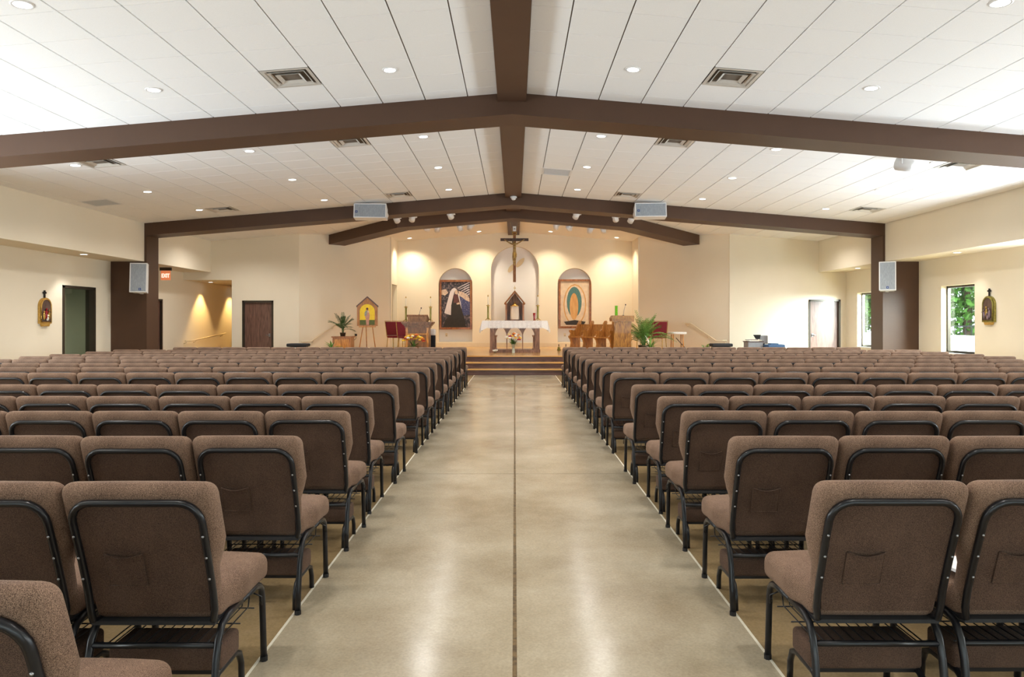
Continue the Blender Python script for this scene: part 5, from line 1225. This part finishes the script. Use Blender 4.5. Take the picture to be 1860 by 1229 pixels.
MB().box(-0.04, 0.04, -0.01, 0.0, -0.06, 0.06).build('plate', 'plate', o); MB().rbox(0.03, 0.03, 0.035, 0.01, 5, None, (0, -0.04, 0.0)).build('plug', 'black', o)
MB().tube([(0, -0.06, -0.02), (-0.03, -0.10, -0.10), (-0.16, -0.12, -0.22), (-0.25, -0.10, -0.45)], 0.007, 6).build('cord', 'black', o)

# ------------------------------------------------------------------ low benches and the desk on the floor
for s, u, nm in ((-1, 542, 'left'), (1, 1309.5, 'right')):
    x = P(u, 0, 19.2).x; z = P(0, 625, 19.2).z
    o = empty('padded_bench', (x, 19.2, 0), 0, 'low black padded bench beyond the last row of chairs, %s side' % nm, 'bench', 'black padded benches')
    MB().rbox(0.29, 0.17, 0.045, 0.03, 6, None, (0, 0, z - 0.02)).build('cushion', 'blackfab', o)
    for sx in (-1, 1):
        for sy in (-1, 1): MB().tube([(sx * 0.24, sy * 0.13, 0), (sx * 0.22, sy * 0.11, z - 0.06)], 0.014, 6).build('leg', 'black', o)
    MB().box(-0.23, 0.23, -0.012, 0.012, z - 0.09, z - 0.065).build('rail', 'black', o)
dx = P(1372, 0, 19.6).x; dz = P(0, 619.5, 19.6).z
o = empty('music_desk', (dx, 19.6, 0), 0, 'small taupe desk with loose papers below the bright end wall', 'desk')
MB().box(-0.20, 0.22, 0, 0.40, 0, dz - 0.03).build('cabinet', 'grey', o); MB().box(-0.22, 0.24, -0.02, 0.42, dz - 0.03, dz).build('desk_top', 'riser', o)
for i, (m_, x, y, a, z) in enumerate((('cloth', -0.04, 0.12, 0.2, 0), ('plate', 0.10, 0.2, -0.3, 1), ('mauve', -0.02, 0.26, 0.1, 2))):
    b = empty('paper_sheaf', (dx + x, 19.6 + y, dz + 0.016 * i), a, ['white sheet music on the taupe desk', 'cream folder on the taupe desk', 'purple booklet on the taupe desk'][i], 'papers', 'papers on the desk')
    MB().box(-0.15, 0.15, -0.09, 0.09, 0.0, 0.014).build('pages', m_, b); MB().box(-0.153, -0.146, -0.092, 0.092, 0.0, 0.0155).build('spine', 'grey', b)
o = empty('music_stand', (P(1376, 0, 20.28).x, 20.28, 0), 0, 'black music stand behind the taupe desk', 'music stand')
zz = P(0, 612, 20.28).z
for a in (90, 210, 330): MB().tube([(0, 0, 0.18), (0.22 * math.cos(R(a)), 0.22 * math.sin(R(a)), 0.0)], 0.009, 6).build('leg', 'black', o)
MB().tube([(0, 0, 0.12), (0, 0, zz)], 0.011, 6).build('pole', 'black', o)
MB().hexa([(-0.06, -0.03, zz - 0.06), (0.06, -0.03, zz - 0.06), (0.06, -0.015, zz - 0.06), (-0.06, -0.015, zz - 0.06), (-0.12, 0.03, zz + 0.07), (0.11, 0.03, zz + 0.07), (0.11, 0.045, zz + 0.07), (-0.12, 0.045, zz + 0.07)]).build('desk_plate', 'black', o)
o = empty('office_chair', (P(1389, 0, 20.75).x, 20.85, 0), R(165), 'grey rounded chair behind the taupe desk', 'chair')
zz = P(0, 616.5, 20.85).z
MB().rbox(0.12, 0.03, 0.13, 0.03, 6, lambda x, y, z: (x, y + 0.06 * (x / 0.12) ** 2, z), (0, 0, zz)).build('backrest', 'grey', o); MB().rbox(0.21, 0.20, 0.035, 0.03, 5, None, (0, -0.18, 0.46)).build('seat', 'grey', o)
MB().box(-0.03, 0.03, 0.0, 0.03, 0.46, zz - 0.1).build('spine', 'black', o); MB().tube([(0, -0.18, 0.06), (0, -0.18, 0.43)], 0.025, 8).build('column', 'black', o)
for i in range(5): a = R(72 * i); MB().tube([(0, -0.18, 0.08), (0.26 * math.cos(a), -0.18 + 0.26 * math.sin(a), 0.03)], 0.015, 6).build('leg', 'black', o)
o = empty('covered_case', (P(1398, 0, 19.5).x + 0.13, 19.5, 0), 0, 'case under a blue cover right of the taupe desk', 'case')
zz = P(0, 625, 19.5).z
MB().rbox(0.24, 0.20, zz / 2, 0.03, 5, None, (0, 0.0, zz / 2)).build('cover', 'bluecloth', o); MB().box(-0.14, 0.08, -0.12, 0.12, zz - 0.004, zz + 0.03).build('lid', 'bluecloth', o)

# ------------------------------------------------------------------ outdoors seen through the windows
struct(MB().box(10.6, 70, -30, 80, -0.5, -0.12).build('ground_paving', 'ground'), 'pale sunlit paving outside the windows')
struct(MB().box(-40, 40, -40, REAR_Y - 0.25, -0.5, -0.12).build('ground_forecourt', 'ground'), 'pale paving outside the added rear glazing')
pw = struct(empty('parapet', (13.6, 20, 0)), 'low white rendered wall outside the windows')
for i in range(9): y = -12 + i * 2.6; MB().box(-0.1, 0.1, y, y + 2.57, -0.12, 0.92).build('panel', 'white', pw)
MB().box(-0.14, 0.14, -12, 11.4, 0.92, 0.98).build('coping', 'white', pw)
fe = empty('railing', (15.2, 20, -0.12), 0, 'black metal railing beyond the low white wall outside', 'railing')
for z in (0.25, 1.35): MB().box(-0.02, 0.02, -6, 16, z, z + 0.04).build('rail', 'black', fe)
for i in range(74): MB().box(-0.009, 0.009, -6 + i * 0.3, -6 + i * 0.3 + 0.018, 0, 1.37).build('baluster', 'black', fe)
def tree(x, y, h, r, m_, label, seed):
    rnd = random.Random(seed); o = empty('tree', (x, y, -0.12), 0, label, 'tree', 'trees outside the windows')
    MB().tube([(0, 0, 0), (0.1, 0, h * 0.3), (-0.05, 0.1, h * 0.6), (0, 0, h * 0.85)], [0.18, 0.15, 0.10, 0.04], 8).build('trunk', 'bark', o)
    mb = MB()
    for i in range(4600):
        a = rnd.uniform(0, 6.283); ph = math.acos(rnd.uniform(-1, 1)); q = rnd.uniform(0.45, 1.0)
        bump = 1 + 0.18 * math.sin(a * 5 + ph * 3) * math.sin(ph * 4)
        c_ = Vector((r * q * bump * math.sin(ph) * math.cos(a), r * q * bump * math.sin(ph) * math.sin(a), h * 0.56 + h * 0.46 * q * math.cos(ph)))
        u_ = Vector((rnd.uniform(-1, 1), rnd.uniform(-1, 1), rnd.uniform(-1, 1))).normalized() * rnd.uniform(0.10, 0.20); v_ = u_.orthogonal().normalized() * u_.length * 0.6
        mb.add([c_ - u_, c_ + v_, c_ + u_, c_ - v_], [(0, 1, 2, 3)])
    tag(mb.build('foliage', m_, o), kind='stuff')
tree(18.9, 28.6, 7.0, 2.7, 'leaf', 'leafy green tree outside the near right window, left of the view', 1)
tree(25.5, 36.5, 9.5, 3.2, 'leafl', 'light green tree outside the near right window, right of the view', 2)
tree(17.4, 34.2, 7.5, 2.4, 'leaf', 'leafy green tree outside the window beyond the column', 3)
tree(21.6, 42.5, 9.0, 3.2, 'leafd', 'dark green tree farther off outside the window beyond the column', 4)
o = empty('booklet', (1.665, 2.52, 0.492), R(8), 'white booklet lying on a seat in the nearest row right of the aisle', 'booklet')
MB().box(-0.07, 0.07, -0.10, 0.10, 0.0, 0.008).build('pages', 'cloth', o); MB().box(-0.071, -0.066, -0.101, 0.101, -0.001, 0.010).build('spine', 'white', o)
